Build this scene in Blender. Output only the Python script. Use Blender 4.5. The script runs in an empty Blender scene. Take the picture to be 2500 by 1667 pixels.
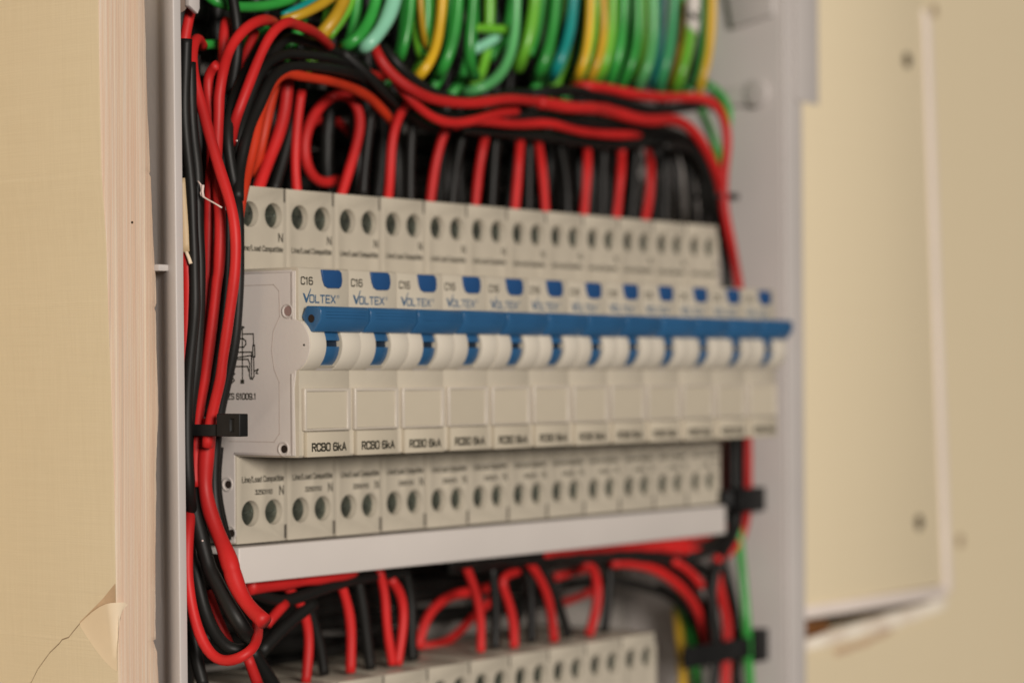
import bpy, bmesh, math, random
from mathutils import Vector, Matrix
random.seed(3)
S = 0.001                                   # all sizes below are in millimetres
sc = bpy.context.scene
C = sc.collection
# ------------------------------------------------------------------ camera
yaw, pitch, roll = math.radians(52.981), math.radians(0.8032), math.radians(-0.295)
fwd = Vector((math.sin(yaw)*math.cos(pitch), math.cos(yaw)*math.cos(pitch), math.sin(pitch)))
rgt = Vector((math.cos(yaw), -math.sin(yaw), 0)); upv = rgt.cross(fwd)
rgt, upv = rgt*math.cos(roll)+upv*math.sin(roll), upv*math.cos(roll)-rgt*math.sin(roll)
cd = bpy.data.cameras.new('camera'); cam = bpy.data.objects.new('camera', cd); C.objects.link(cam)
cam.matrix_world = Matrix(((rgt.x, upv.x, -fwd.x, -420.52*S), (rgt.y, upv.y, -fwd.y, -399.58*S), (rgt.z, upv.z, -fwd.z, 39.87*S), (0, 0, 0, 1)))
cd.sensor_width = 36; cd.lens = 84.96; cd.clip_start = 0.02; cd.clip_end = 20
cd.dof.use_dof = True; cd.dof.focus_distance = 0.552; cd.dof.aperture_fstop = 9.0; cd.dof.aperture_blades = 0
sc.camera = cam
# ------------------------------------------------------------------ world and lamps (indoor close-up: soft room light from behind the camera)
wd = bpy.data.worlds.new('World'); sc.world = wd; wd.use_nodes = True
bg = wd.node_tree.nodes['Background']; bg.inputs[0].default_value = (1.0, .94, .86, 1); bg.inputs[1].default_value = 0.045
def area(name, loc, target, size, power, col):
    l = bpy.data.lights.new(name, 'AREA'); l.shape = 'RECTANGLE'; l.size, l.size_y = size; l.energy = power; l.color = col
    o = bpy.data.objects.new(name, l); C.objects.link(o); o.location = loc
    o.rotation_euler = (Vector(target)-Vector(loc)).to_track_quat('-Z', 'Y').to_euler()
    return o
area('room_lamp', (-1.95, -3.35, 0.66), (0.1, 0, 0.05), (1.15, 0.9), 149, (1.0, .925, .85))
sc.view_settings.view_transform = 'Standard'; sc.view_settings.look = 'None'
sc.view_settings.exposure = 0.0; sc.view_settings.gamma = 1.0; sc.view_settings.use_curve_mapping = False
sc.render.engine = 'CYCLES'
sc.cycles.max_bounces = 6
# ------------------------------------------------------------------ materials
def mat(name, col, rough=.45, spec=.4, noise=.04, nscale=60, bump=0, bscale=400, metal=0, coat=0, dirt=None, vary=0):
    m = bpy.data.materials.new(name); m.use_nodes = True; nt = m.node_tree; N = nt.nodes; L = nt.links
    b = N['Principled BSDF']; b.inputs['Roughness'].default_value = rough; b.inputs['Metallic'].default_value = metal
    b.inputs['Specular IOR Level'].default_value = spec; b.inputs['Coat Weight'].default_value = coat
    tc = N.new('ShaderNodeTexCoord'); nz = N.new('ShaderNodeTexNoise'); nz.inputs['Scale'].default_value = nscale; nz.inputs['Detail'].default_value = 4
    L.new(tc.outputs['Object'], nz.inputs['Vector'])
    mx = N.new('ShaderNodeMix'); mx.data_type = 'RGBA'
    d = [max(0, c*(1-2.2*noise)) for c in col]; e = [min(1, c*(1+2.2*noise)) for c in col]
    if dirt: d = dirt
    mx.inputs[6].default_value = (*d, 1); mx.inputs[7].default_value = (*e, 1)
    rp = N.new('ShaderNodeMapRange'); rp.inputs[1].default_value = .3; rp.inputs[2].default_value = .7
    L.new(nz.outputs['Fac'], rp.inputs[0]); L.new(rp.outputs[0], mx.inputs[0]); L.new(mx.outputs[2], b.inputs['Base Color'])
    if vary:
        oi = N.new('ShaderNodeObjectInfo'); hs = N.new('ShaderNodeHueSaturation'); mr = N.new('ShaderNodeMapRange')
        mr.inputs[3].default_value = 1-vary; mr.inputs[4].default_value = 1+vary; L.new(oi.outputs['Random'], mr.inputs[0]); L.new(mr.outputs[0], hs.inputs['Value'])
        L.new(mx.outputs[2], hs.inputs['Color']); L.new(hs.outputs[0], b.inputs['Base Color'])
    if bump:
        n2 = N.new('ShaderNodeTexNoise'); n2.inputs['Scale'].default_value = bscale; n2.inputs['Detail'].default_value = 3
        L.new(tc.outputs['Object'], n2.inputs['Vector'])
        bp = N.new('ShaderNodeBump'); bp.inputs['Strength'].default_value = bump; bp.inputs['Distance'].default_value = .0002
        L.new(n2.outputs['Fac'], bp.inputs['Height']); L.new(bp.outputs['Normal'], b.inputs['Normal'])
    return m
def woven(name, col, col2, sx, sz, amount, bump=.5):
    """vinyl facing with a fine linen weave: threads along x/y and along z"""
    m = mat(name, col, rough=.55, spec=.25); nt = m.node_tree; N = nt.nodes; L = nt.links; b = N['Principled BSDF']
    tc = N.new('ShaderNodeTexCoord'); facs = []
    for scl in ((sx, sx, sx*.02), (sx*.03, sx*.03, sz)):
        mp = N.new('ShaderNodeMapping'); mp.inputs['Scale'].default_value = scl; L.new(tc.outputs['Object'], mp.inputs[0])
        nz = N.new('ShaderNodeTexNoise'); nz.inputs['Scale'].default_value = 1; nz.inputs['Detail'].default_value = 5; nz.inputs['Roughness'].default_value = .65
        L.new(mp.outputs[0], nz.inputs['Vector']); facs.append(nz.outputs['Fac'])
    ad = N.new('ShaderNodeMath'); ad.operation = 'ADD'; L.new(facs[0], ad.inputs[0]); L.new(facs[1], ad.inputs[1])
    rp = N.new('ShaderNodeMapRange'); rp.inputs[1].default_value = .7; rp.inputs[2].default_value = 1.3; L.new(ad.outputs[0], rp.inputs[0])
    mx = N.new('ShaderNodeMix'); mx.data_type = 'RGBA'; mx.inputs[6].default_value = (*col, 1); mx.inputs[7].default_value = (*col2, 1)
    sc_ = N.new('ShaderNodeMath'); sc_.operation = 'MULTIPLY'; sc_.inputs[1].default_value = amount
    L.new(rp.outputs[0], sc_.inputs[0]); L.new(sc_.outputs[0], mx.inputs[0]); L.new(mx.outputs[2], b.inputs['Base Color'])
    bp = N.new('ShaderNodeBump'); bp.inputs['Strength'].default_value = bump; bp.inputs['Distance'].default_value = .0002
    L.new(rp.outputs[0], bp.inputs['Height']); L.new(bp.outputs['Normal'], b.inputs['Normal'])
    return m
def banded(name):
    """cut board edge: lengthwise salmon, cream and grey layers with fine cross threads"""
    m = bpy.data.materials.new(name); m.use_nodes = True; nt = m.node_tree; N = nt.nodes; L = nt.links; b = N['Principled BSDF']
    b.inputs['Roughness'].default_value = .7; b.inputs['Specular IOR Level'].default_value = .2
    tc = N.new('ShaderNodeTexCoord'); mp = N.new('ShaderNodeMapping'); mp.inputs['Scale'].default_value = (420, 0, 5); L.new(tc.outputs['UV'], mp.inputs[0])
    mp.inputs['Scale'].default_value = (19, .07, 1)
    nz = N.new('ShaderNodeTexNoise'); nz.inputs['Scale'].default_value = 1.0; nz.inputs['Detail'].default_value = 5; nz.inputs['Roughness'].default_value = .6
    L.new(mp.outputs[0], nz.inputs['Vector'])
    cr = N.new('ShaderNodeValToRGB'); e = cr.color_ramp.elements
    e[0].position = .30; e[0].color = (.42, .35, .28, 1); e[1].position = .72; e[1].color = (.90, .77, .58, 1)
    for p, c in ((.38, (.70, .55, .42, 1)), (.43, (.72, .49, .35, 1)), (.465, (.77, .63, .47, 1)), (.505, (.72, .50, .36, 1)), (.54, (.74, .65, .53, 1)), (.575, (.77, .55, .41, 1)), (.62, (.80, .67, .51, 1))):
        x = e.new(p); x.color = c
    L.new(nz.outputs['Fac'], cr.inputs[0])
    m2 = N.new('ShaderNodeMapping'); m2.inputs['Scale'].default_value = (25, 900, 1); L.new(tc.outputs['UV'], m2.inputs[0])
    n2 = N.new('ShaderNodeTexNoise'); n2.inputs['Scale'].default_value = 1; n2.inputs['Detail'].default_value = 2; L.new(m2.outputs[0], n2.inputs['Vector'])
    mx = N.new('ShaderNodeMix'); mx.data_type = 'RGBA'; mx.blend_type = 'MULTIPLY'; mx.inputs[0].default_value = .35
    c2 = N.new('ShaderNodeValToRGB'); c2.color_ramp.elements[0].position = .35; c2.color_ramp.elements[0].color = (.55, .5, .46, 1); c2.color_ramp.elements[1].position = .6; c2.color_ramp.elements[1].color = (1, 1, 1, 1)
    L.new(n2.outputs['Fac'], c2.inputs[0]); L.new(cr.outputs[0], mx.inputs[6]); L.new(c2.outputs[0], mx.inputs[7]); L.new(mx.outputs[2], b.inputs['Base Color'])
    bp = N.new('ShaderNodeBump'); bp.inputs['Strength'].default_value = .5; bp.inputs['Distance'].default_value = .0003
    L.new(nz.outputs['Fac'], bp.inputs['Height']); L.new(bp.outputs['Normal'], b.inputs['Normal'])
    return m
M = dict(
    ivory=mat('ivory_plastic', (.535, .48, .385), .42, .4, .035, 55, .25, 900, vary=.05),
    shell=mat('pale_shell_plastic', (.59, .54, .50), .42, .4, .02, 40, .15, 900),
    frame=mat('clear_label_frame_plastic', (.56, .50, .42), .3, .5, .02, 60, vary=.05),
    barrel=mat('cream_plastic', (.68, .62, .52), .35, .45, .02, 60, vary=.05),
    label=mat('label_card', (.56, .495, .385), .5, .3, .02, 60, vary=.05),
    blue=mat('blue_plastic', (.028, .115, .255), .30, .5, .06, 80, .15, 700, vary=.09),
    navy=mat('dark_blue_gap_shade', (.008, .018, .035), .5, .3, .05),
    blue2=mat('blue_button_plastic', (.018, .072, .20), .38, .45, .05, 80),
    ink=mat('black_print', (.035, .032, .022), .6, .2, .02),
    inkblue=mat('blue_print', (.05, .115, .20), .5, .2, .02),
    seam=mat('moulded_line', (.50, .43, .38), .5, .3, .01),
    screw=mat('dull_plated_screw', (.07, .078, .062), .38, .5, .3, 300, .3, 900, metal=.5),
    hollow=mat('dark_recess', (.035, .025, .02), .8, .1, .05),
    notch_fill=mat('dark_grey_notch_fill', (.07, .062, .05), .6, .3, .1),
    rivet=mat('hollow_rivet', (.30, .2, .18), .5, .4, .05),
    tray=mat('white_tray_plastic', (.66, .61, .57), .4, .4, .015, 25, .1, 500),
    case=mat('grey_white_enclosure_plastic', (.55, .51, .485), .45, .4, .02, 25, .15, 600),
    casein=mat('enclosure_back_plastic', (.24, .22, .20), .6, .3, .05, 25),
    gusset=mat('brown_grey_plastic', (.25, .19, .155), .5, .3, .06, 40),
    cream=woven('cream_vinyl', (.67, .56, .385), (.76, .65, .465), 1700, 3600, .6, .12),
    wallc=woven('cream_wall', (.76, .645, .44), (.80, .68, .47), 250, 500, .6, .15),
    coverc=woven('cream_cover', (.81, .69, .475), (.84, .72, .50), 250, 500, .6, .12),
    edge=banded('layered_board_edge'),
    core=mat('bare_board_core', (.56, .40, .26), .8, .1, .06, 120, .4, 700),
    flap=mat('pale_lit_vinyl', (.80, .655, .475), .6, .2, .03, 60),  # face vinyl lightened, for light falling on the curled flap
    crack=mat('dark_tear_line', (.34, .25, .16), .8, .1, .1, 200),
    bead=mat('white_edging', (.86, .76, .69), .4, .4, .02, 30),
    plaster=mat('raw_plaster', (.86, .77, .66), .8, .1, .1, 60, .6, 200, dirt=(.74, .62, .50)),
    brown=mat('broken_brown_edge', (.20, .085, .03), .9, .1, .2, 150, .8, 300),
    shadowgap=mat('shadow_gap_strip', (.06, .045, .03), .9, .1, .2, 100),
    hole=mat('screw_hole_dark', (.045, .028, .014), .8, .1, .2, 200),
    tie=mat('black_nylon', (.010, .010, .010), .55, .3, .1, 200),
    sheath=mat('cream_cable_sheath', (.52, .38, .22), .5, .35, .06, 60),
    fibre=mat('white_fibre', (.75, .6, .55), .7, .2, .05, 400),
    sleeve=mat('white_marker_sleeve', (.62, .57, .52), .4, .4, .03, 60),
    w_red=mat('red_pvc', (.52, .017, .016), .5, .32, .16, 28, .12, 500),
    w_orange=mat('orange_red_pvc', (.52, .034, .010), .5, .32, .14, 35, .12, 500),
    w_black=mat('black_pvc', (.0095, .009, .008), .5, .32, .15, 35, .12, 500),
    w_green=mat('green_pvc', (.035, .33, .05), .33, .5, .15, 35, .1, 500),
    w_lime=mat('lime_pvc', (.14, .43, .03), .33, .5, .12, 35, .1, 500),
    w_sage=mat('sage_green_pvc', (.11, .44, .14), .33, .5, .1, 35, .1, 500),
    w_sea=mat('sea_green_pvc', (.05, .34, .13), .33, .5, .1, 35, .1, 500),
    w_pale=mat('pale_turquoise_pvc', (.26, .62, .42), .33, .5, .06, 35, .1, 500),
    w_teal=mat('teal_pvc', (.008, .28, .25), .33, .5, .1, 35, .1, 500),
    w_yellow=mat('yellow_pvc', (.70, .42, .018), .36, .45, .07, 35, .1, 500),
    w_gold=mat('gold_pvc', (.52, .31, .018), .36, .45, .12, 35, .1, 500),
    w_grey=mat('grey_green_pvc', (.06, .11, .09), .4, .4, .1, 35, .1, 500),
)
# ------------------------------------------------------------------ helpers
def link(name, me, m, parent=None, smooth=None):
    o = bpy.data.objects.new(name, me); C.objects.link(o)
    if m is not None: me.materials.clear(); me.materials.append(m)
    if parent is not None: o.parent = parent
    if smooth is not None:
        for p in me.polygons: p.use_smooth = True
        if smooth and smooth < 3: me.set_sharp_from_angle(angle=smooth)
    return o
def empty(name, loc=(0, 0, 0)):
    o = bpy.data.objects.new(name, None); C.objects.link(o); o.location = Vector(loc)*S; o.empty_display_size = .01
    return o
def tag(o, label=None, cat=None, group=None, kind=None):
    if label: o['label'] = label
    if cat: o['category'] = cat
    if group: o['group'] = group
    if kind: o['kind'] = kind
    return o
def mesh_from_bm(bm, name):
    bmesh.ops.recalc_face_normals(bm, faces=bm.faces)
    me = bpy.data.meshes.new(name); bm.to_mesh(me); bm.free(); return me
def add_box(bm, x0, x1, y0, y1, z0, z1):
    v = [bm.verts.new(Vector((x, y, z))*S) for x in (x0, x1) for y in (y0, y1) for z in (z0, z1)]
    for f in ((0, 1, 3, 2), (4, 6, 7, 5), (0, 4, 5, 1), (2, 3, 7, 6), (0, 2, 6, 4), (1, 5, 7, 3)): bm.faces.new([v[i] for i in f])
def add_prism(bm, pts, a0, a1, axis='x'):
    """extrude a polygon; axis 'x': pts are (y,z); 'y': pts are (x,z); 'z': pts are (x,y)"""
    def P(p, a): return Vector({'x': (a, p[0], p[1]), 'y': (p[0], a, p[1]), 'z': (p[0], p[1], a)}[axis])*S
    A = [bm.verts.new(P(p, a0)) for p in pts]; B = [bm.verts.new(P(p, a1)) for p in pts]; n = len(pts)
    bm.faces.new(A); bm.faces.new(B[::-1])
    for i in range(n): bm.faces.new((A[i], B[i], B[(i+1) % n], A[(i+1) % n]))
def circ(cx, cy, r, n=40, a0=0, a1=360):
    k = n if abs(a1-a0) >= 360 else n+1
    return [(cx+r*math.cos(math.radians(a0+(a1-a0)*i/n)), cy+r*math.sin(math.radians(a0+(a1-a0)*i/n))) for i in range(k)]
def solid(build, cuts=(), bevel=0, seg=2, name='m'):
    bm = bmesh.new(); build(bm); me = mesh_from_bm(bm, name)
    o = bpy.data.objects.new('tmp', me); C.objects.link(o); tmp = []
    for c in cuts:
        b2 = bmesh.new(); c(b2); m2 = mesh_from_bm(b2, 'cut'); q = bpy.data.objects.new('cut', m2); C.objects.link(q); tmp.append(q)
        md = o.modifiers.new('b', 'BOOLEAN'); md.operation = 'DIFFERENCE'; md.object = q; md.solver = 'EXACT'
    if bevel:
        md = o.modifiers.new('v', 'BEVEL'); md.width = bevel*S; md.segments = seg; md.limit_method = 'ANGLE'; md.angle_limit = math.radians(40); md.use_clamp_overlap = True
    bpy.context.view_layer.update()
    ev = o.evaluated_get(bpy.context.evaluated_depsgraph_get())
    out = bpy.data.meshes.new_from_object(ev); out.name = name
    for q in tmp+[o]:
        me_ = q.data; bpy.data.objects.remove(q); bpy.data.meshes.remove(me_)
    for p in out.polygons: p.use_smooth = True
    out.set_sharp_from_angle(angle=math.radians(38))
    return out
def part(name, build, m, parent, cuts=(), bevel=0, seg=2):
    return link(name, solid(build, cuts, bevel, seg, name), m, parent)
def text_mesh(body, x0, x1, z0, z1, y, bold=0.0):
    """flat lettering fitted to a rectangle on the plane y, read from -y"""
    cu = bpy.data.curves.new('t', 'FONT'); cu.body = body; cu.size = 1; cu.offset = bold
    o = bpy.data.objects.new('t', cu); C.objects.link(o); bpy.context.view_layer.update()
    me = bpy.data.meshes.new_from_object(o.evaluated_get(bpy.context.evaluated_depsgraph_get()))
    bpy.data.objects.remove(o); bpy.data.curves.remove(cu)
    xs = [v.co.x for v in me.vertices]; ys = [v.co.y for v in me.vertices]; a, b, c, d = min(xs), max(xs), min(ys), max(ys)
    for v in me.vertices:
        v.co = Vector((x0+(v.co.x-a)/(b-a)*(x1-x0), y, z0+(v.co.y-c)/(d-c)*(z1-z0)))*S
    return me
GL = {  # lettering drawn as pen strokes: width, then polylines on a grid 6 high
 'R': (4, [[(0, 0), (0, 6), (3, 6), (4, 5.3), (4, 3.7), (3, 3), (0, 3)], [(2, 3), (4, 0)]]), 'C': (4, [[(4, 4.6), (4, 5.4), (3.2, 6), (.8, 6), (0, 5.2), (0, .8), (.8, 0), (3.2, 0), (4, .6), (4, 1.4)]]),
 'B': (4, [[(0, 0), (0, 6), (3, 6), (3.8, 5.4), (3.8, 3.8), (3, 3.1), (0, 3.1)], [(3, 3.1), (4, 2.4), (4, .7), (3.2, 0), (0, 0)]]), 'O': (4, [[(.8, 0), (0, .8), (0, 5.2), (.8, 6), (3.2, 6), (4, 5.2), (4, .8), (3.2, 0), (.8, 0)]]),
 '6': (4, [[(3.8, 5.4), (3, 6), (.9, 6), (0, 5.1), (0, .8), (.8, 0), (3.2, 0), (4, .8), (4, 2.6), (3.2, 3.4), (0, 3.4)]]), '9': (4, [[(.2, .6), (1, 0), (3.1, 0), (4, .9), (4, 5.2), (3.2, 6), (.8, 6), (0, 5.2), (0, 3.4), (.8, 2.6), (4, 2.6)]]),
 '1': (2, [[(0, 5), (1.2, 6), (1.2, 0)]]), '0': (4, [[(.8, 0), (0, .8), (0, 5.2), (.8, 6), (3.2, 6), (4, 5.2), (4, .8), (3.2, 0), (.8, 0)]]), '2': (4, [[(0, 5.2), (.8, 6), (3.2, 6), (4, 5.2), (4, 3.8), (0, 0), (4, 0)]]),
 '3': (4, [[(0, 6), (3.8, 6), (2, 3.6), (3.2, 3.4), (4, 2.6), (4, .8), (3.2, 0), (.8, 0), (0, .8)]]), '5': (4, [[(4, 6), (0, 6), (0, 3.4), (3.2, 3.4), (4, 2.6), (4, .8), (3.2, 0), (0, 0)]]),
 'k': (3.2, [[(0, 0), (0, 6)], [(3, 4), (0, 1.9)], [(1, 2.6), (3.2, 0)]]), 'A': (4.4, [[(0, 0), (2.2, 6), (4.4, 0)], [(.8, 1.8), (3.6, 1.8)]]), 'N': (4, [[(0, 0), (0, 6), (4, 0), (4, 6)]]),
 'L': (3.4, [[(0, 6), (0, 0), (3.4, 0)]]), 'T': (4, [[(0, 6), (4, 6)], [(2, 6), (2, 0)]]), 'E': (3.6, [[(3.6, 6), (0, 6), (0, 0), (3.6, 0)], [(0, 3), (3.2, 3)]]), 'X': (4, [[(0, 0), (4, 6)], [(0, 6), (4, 0)]]),
 'S': (4, [[(4, 5.2), (3.2, 6), (.8, 6), (0, 5.2), (0, 3.9), (.8, 3.2), (3.2, 2.8), (4, 2.1), (4, .8), (3.2, 0), (.8, 0), (0, .8)]]), 'Z': (4, [[(0, 6), (4, 6), (0, 0), (4, 0)]]), '/': (2.6, [[(0, -.8), (2.6, 6.4)]]), '.': (.6, [[(.3, 0), (.3, .5)]]),
 'i': (.4, [[(.2, 0), (.2, 4)], [(.2, 5.2), (.2, 5.8)]]), 'l': (.4, [[(.2, 0), (.2, 6)]]), 'n': (3, [[(0, 0), (0, 4)], [(0, 3.2), (.8, 4), (2.2, 4), (3, 3.2), (3, 0)]]), 'e': (3, [[(0, 2), (3, 2), (3, 3.3), (2.3, 4), (.7, 4), (0, 3.3), (0, .7), (.7, 0), (2.8, 0)]]),
 'o': (3, [[(.7, 0), (0, .7), (0, 3.3), (.7, 4), (2.3, 4), (3, 3.3), (3, .7), (2.3, 0), (.7, 0)]]), 'a': (3, [[(.3, 4), (2.3, 4), (3, 3.3), (3, 0), (.7, 0), (0, .6), (0, 1.6), (.7, 2.2), (3, 2.2)]]), 'd': (3, [[(3, 6), (3, 0), (.7, 0), (0, .7), (0, 3.3), (.7, 4), (3, 4)]]),
 'b': (3, [[(0, 6), (0, 0), (2.3, 0), (3, .7), (3, 3.3), (2.3, 4), (0, 4)]]), 'p': (3, [[(0, -1.8), (0, 4), (2.3, 4), (3, 3.3), (3, .7), (2.3, 0), (0, 0)]]), 'm': (4.4, [[(0, 0), (0, 4), (3.6, 4), (4.4, 3.3), (4.4, 0)], [(2.2, 4), (2.2, 0)]]), 't': (2.2, [[(.6, 5.6), (.6, .7), (1.2, 0), (2.2, 0)], [(0, 4), (2.2, 4)]]),
}
def pen_mesh(body, x0, x1, z0, z1, y, pen):
    """lettering fitted to x0..x1 by z0..z1 (cap height); each stroke a hair nearer than the last so none share a plane"""
    X = 0; st = []
    for ch in body:
        if ch == ' ': X += 2.6; continue
        w_, pl = GL[ch]; st += [[(X+a, b) for a, b in p] for p in pl]; X += w_+1.5
    X -= 1.5; kx, kz = (x1-x0-pen)/X, (z1-z0-pen)/6; bm = bmesh.new(); i = 0
    for p in st:
        P = [Vector((x0+pen/2+a*kx, z0+pen/2+b*kz)) for a, b in p]
        for a, b in zip(P, P[1:]):
            d = (b-a).normalized()*pen/2; n = Vector((-d.y, d.x)); a2, b2 = a-d*.8, b+d*.8; yy = y-.0006*(i % 24); i += 1
            bm.faces.new([bm.verts.new(Vector((q.x, yy, q.y))*S) for q in (a2-n, b2-n, b2+n, a2+n)])
    me = bpy.data.meshes.new('print'); bm.to_mesh(me); bm.free(); return me
def join(meshes, name):
    bm = bmesh.new()
    for m in meshes: bm.from_mesh(m)
    me = bpy.data.meshes.new(name); bm.to_mesh(me); bm.free(); return me
def smooth_path(pts, step=3.0):
    """Catmull-Rom through the points, centripetal, resampled"""
    P = [Vector(p) for p in pts]
    if len(P) == 2: return P
    P = [P[0]*2-P[1]]+P+[P[-1]*2-P[-2]]; out = []
    for i in range(1, len(P)-2):
        p0, p1, p2, p3 = P[i-1:i+3]; L = (p2-p1).length
        if L < 1e-4: continue
        t1 = max((p1-p0).length, 1e-3)**.5; t2 = t1+L**.5; t3 = t2+max((p3-p2).length, 1e-3)**.5; n = max(2, int(L/step)+1)
        for k in range(n):
            t = t1+(t2-t1)*k/n
            A1 = p0*((t1-t)/t1)+p1*(t/t1); A2 = p1*((t2-t)/(t2-t1))+p2*((t-t1)/(t2-t1)); A3 = p2*((t3-t)/(t3-t2))+p3*((t-t2)/(t3-t2))
            B1 = A1*((t2-t)/t2)+A2*(t/t2); B2 = A2*((t3-t)/(t3-t1))+A3*((t-t1)/(t3-t1))
            out.append(B1*((t2-t)/(t2-t1))+B2*((t-t1)/(t2-t1)))
    out.append(P[-2]); return out
def tube_mesh(pts, r, name, n=12, step=1.4, relax=10, lump=.03):
    path = smooth_path(pts, step)
    # even spacing, then relaxing, so that no kink pinches the tube
    ev = [path[0]]; acc = 0
    for a, b in zip(path, path[1:]):
        L_ = (b-a).length; acc += L_
        if acc >= 1.3: ev.append(b); acc = 0
    if (ev[-1]-path[-1]).length > .3: ev.append(path[-1])
    path = ev
    for _ in range(relax):
        path = [path[0]]+[(path[i-1]+path[i]*2+path[i+1])/4 for i in range(1, len(path)-1)]+[path[-1]]
    bm = bmesh.new(); rings = []; nrm = None; ph = [random.uniform(0, 6.28) for _ in range(3)]
    for i, p in enumerate(path):
        rk = r*(1+lump*(math.sin(i*.31+ph[0])+math.sin(i*.83+ph[1])*.8+math.sin(i*.13+ph[2])))
        t = (path[min(i+1, len(path)-1)]-path[max(i-1, 0)]).normalized()
        if nrm is None: nrm = t.orthogonal().normalized()
        nrm = (nrm-t*nrm.dot(t)).normalized(); b = t.cross(nrm)
        rings.append([bm.verts.new((p+(nrm*math.cos(2*math.pi*k/n)+b*math.sin(2*math.pi*k/n))*rk)*S) for k in range(n)])
    for a, b in zip(rings, rings[1:]):
        for k in range(n): bm.faces.new((a[k], a[(k+1) % n], b[(k+1) % n], b[k]))
    bm.faces.new(rings[0][::-1]); bm.faces.new(rings[-1])
    me = mesh_from_bm(bm, name)
    for p in me.polygons: p.use_smooth = True
    return me
# ------------------------------------------------------------------ the setting: cream wall round the recess
YW = 4.0
w = part('wall', lambda bm: add_prism(bm, [(252, -1200), (1900, -1200), (1900, 1300), (252, 1300)], YW, YW+60, 'y'), M['wallc'], None); tag(w, kind='structure', label='cream wall to the right of the enclosure')
w = part('wall_behind', lambda bm: add_prism(bm, [(-1500, -1200), (252, -1200), (252, 1300), (-1500, 1300)], 64.5, 90, 'y'), M['wallc'], None); tag(w, kind='structure', label='wall behind the enclosure')
# ------------------------------------------------------------------ raised cover board on the wall
cv = tag(empty('cover_board', (300, YW, 60)), 'cream cover board edged in white, fixed with dark screws right of the enclosure', 'board')
def kid(name, build, m, parent, cuts=(), bevel=0, seg=2):
    """part built in world millimetres under a parent that has its own location"""
    o = part(name, build, m, parent, cuts, bevel, seg); o.matrix_parent_inverse = Matrix.Translation(-parent.location); return o
YC = 0.6
def lean(z): return (z+38)*-0.0642                      # the board hangs slightly out of plumb
kid('board_face', lambda bm: add_prism(bm, [(250.6, -36), (367.4, -36.0), (355, 164), (352, 260), (250.6, 260)], YC, YW-.2, 'y'), M['coverc'], cv, bevel=.4)
kid('side_edging', lambda bm: add_prism(bm, [(367.5, -39), (372.2, -39), (359.4, 164), (357.4, 169), (353.2, 169), (355.1, 164)], YC-.9, YW-.2, 'y'), M['bead'], cv, bevel=.8, seg=3)
kid('bottom_edging', lambda bm: add_prism(bm, [(256.5, -40.2), (367.3, -40.6), (367.3, -36.4), (256.5, -35.8)], YC-.9, YW-.2, 'y'), M['bead'], cv, bevel=.8, seg=3)
for (x, z) in ((342.2, 150.0), (348.6, -12.8)):
    s_ = kid('screw', lambda bm: add_prism(bm, circ(x, z, 2.8, 24), YC-.12, YC+1, 'y'), M['hole'], cv)
d = part('wall_hole', lambda bm: add_prism(bm, circ(387.2, -21.6, 2.6, 20), YW-.12, YW+1, 'y'), M['crack'], None)
tag(d, 'small brown plug mark in the wall right of the white edging', 'hole')
d = part('wall_mark', lambda bm: add_prism(bm, circ(369.5, 171, 2.4, 20), YW-.12, YW+1, 'y'), M['crack'], None)
tag(d, 'small brown mark at the top end of the white edging', 'hole')
# broken wall edge under the cover board
bk = tag(empty('broken_sill', (300, YW, -45)), 'chipped pale strip with a brown broken corner below the cover board', 'sill')
def rag(pts, amp=.5, n=5):
    out = []
    for i, p in enumerate(pts):
        q = pts[(i+1) % len(pts)]
        for k in range(n):
            t = k/n; out.append((p[0]+(q[0]-p[0])*t+random.uniform(-amp, amp)*(k > 0), p[1]+(q[1]-p[1])*t+random.uniform(-amp, amp)*(k > 0)))
    return out
kid('gap', lambda bm: add_prism(bm, rag([(258, -46), (362, -42.6), (362, -40.2), (258, -39.8)], .25), YW-.25, YW+1.5, 'y'), M['shadowgap'], bk)  # dark strip on the wall stands for shade below the edging
kid('pale_strip', lambda bm: add_prism(bm, rag([(268, -51), (335, -48.4), (368, -45.2), (372.3, -43.2), (372.3, -41.0), (340, -42.9), (300, -45.1), (270, -47.2)], .25), 1.6, YW+1, 'y'), M['plaster'], bk, bevel=.4)
kid('brown_break', lambda bm: add_prism(bm, rag([(256, -58), (262, -51.5), (271, -47.2), (289, -45.4), (285, -41.8), (262, -41.2), (254.5, -45)], .6), 2.4, YW+1, 'y'), M['brown'], bk, bevel=.3)
kid('brown_streak', lambda bm: add_prism(bm, rag([(292, -53), (318, -50.6), (333, -48.6), (334, -50.4), (318, -53), (296, -55)], .4), YW-.35, YW+1, 'y'), M['core'], bk)
kid('crumbled_filler', lambda bm: add_prism(bm, rag([(252.5, -140), (262, -140), (264.5, -95), (266, -60), (264, -51), (256, -49.5), (252.5, -52)], .7), 0.5, YW+1, 'y'), M['bead'], bk, bevel=.6)
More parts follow.
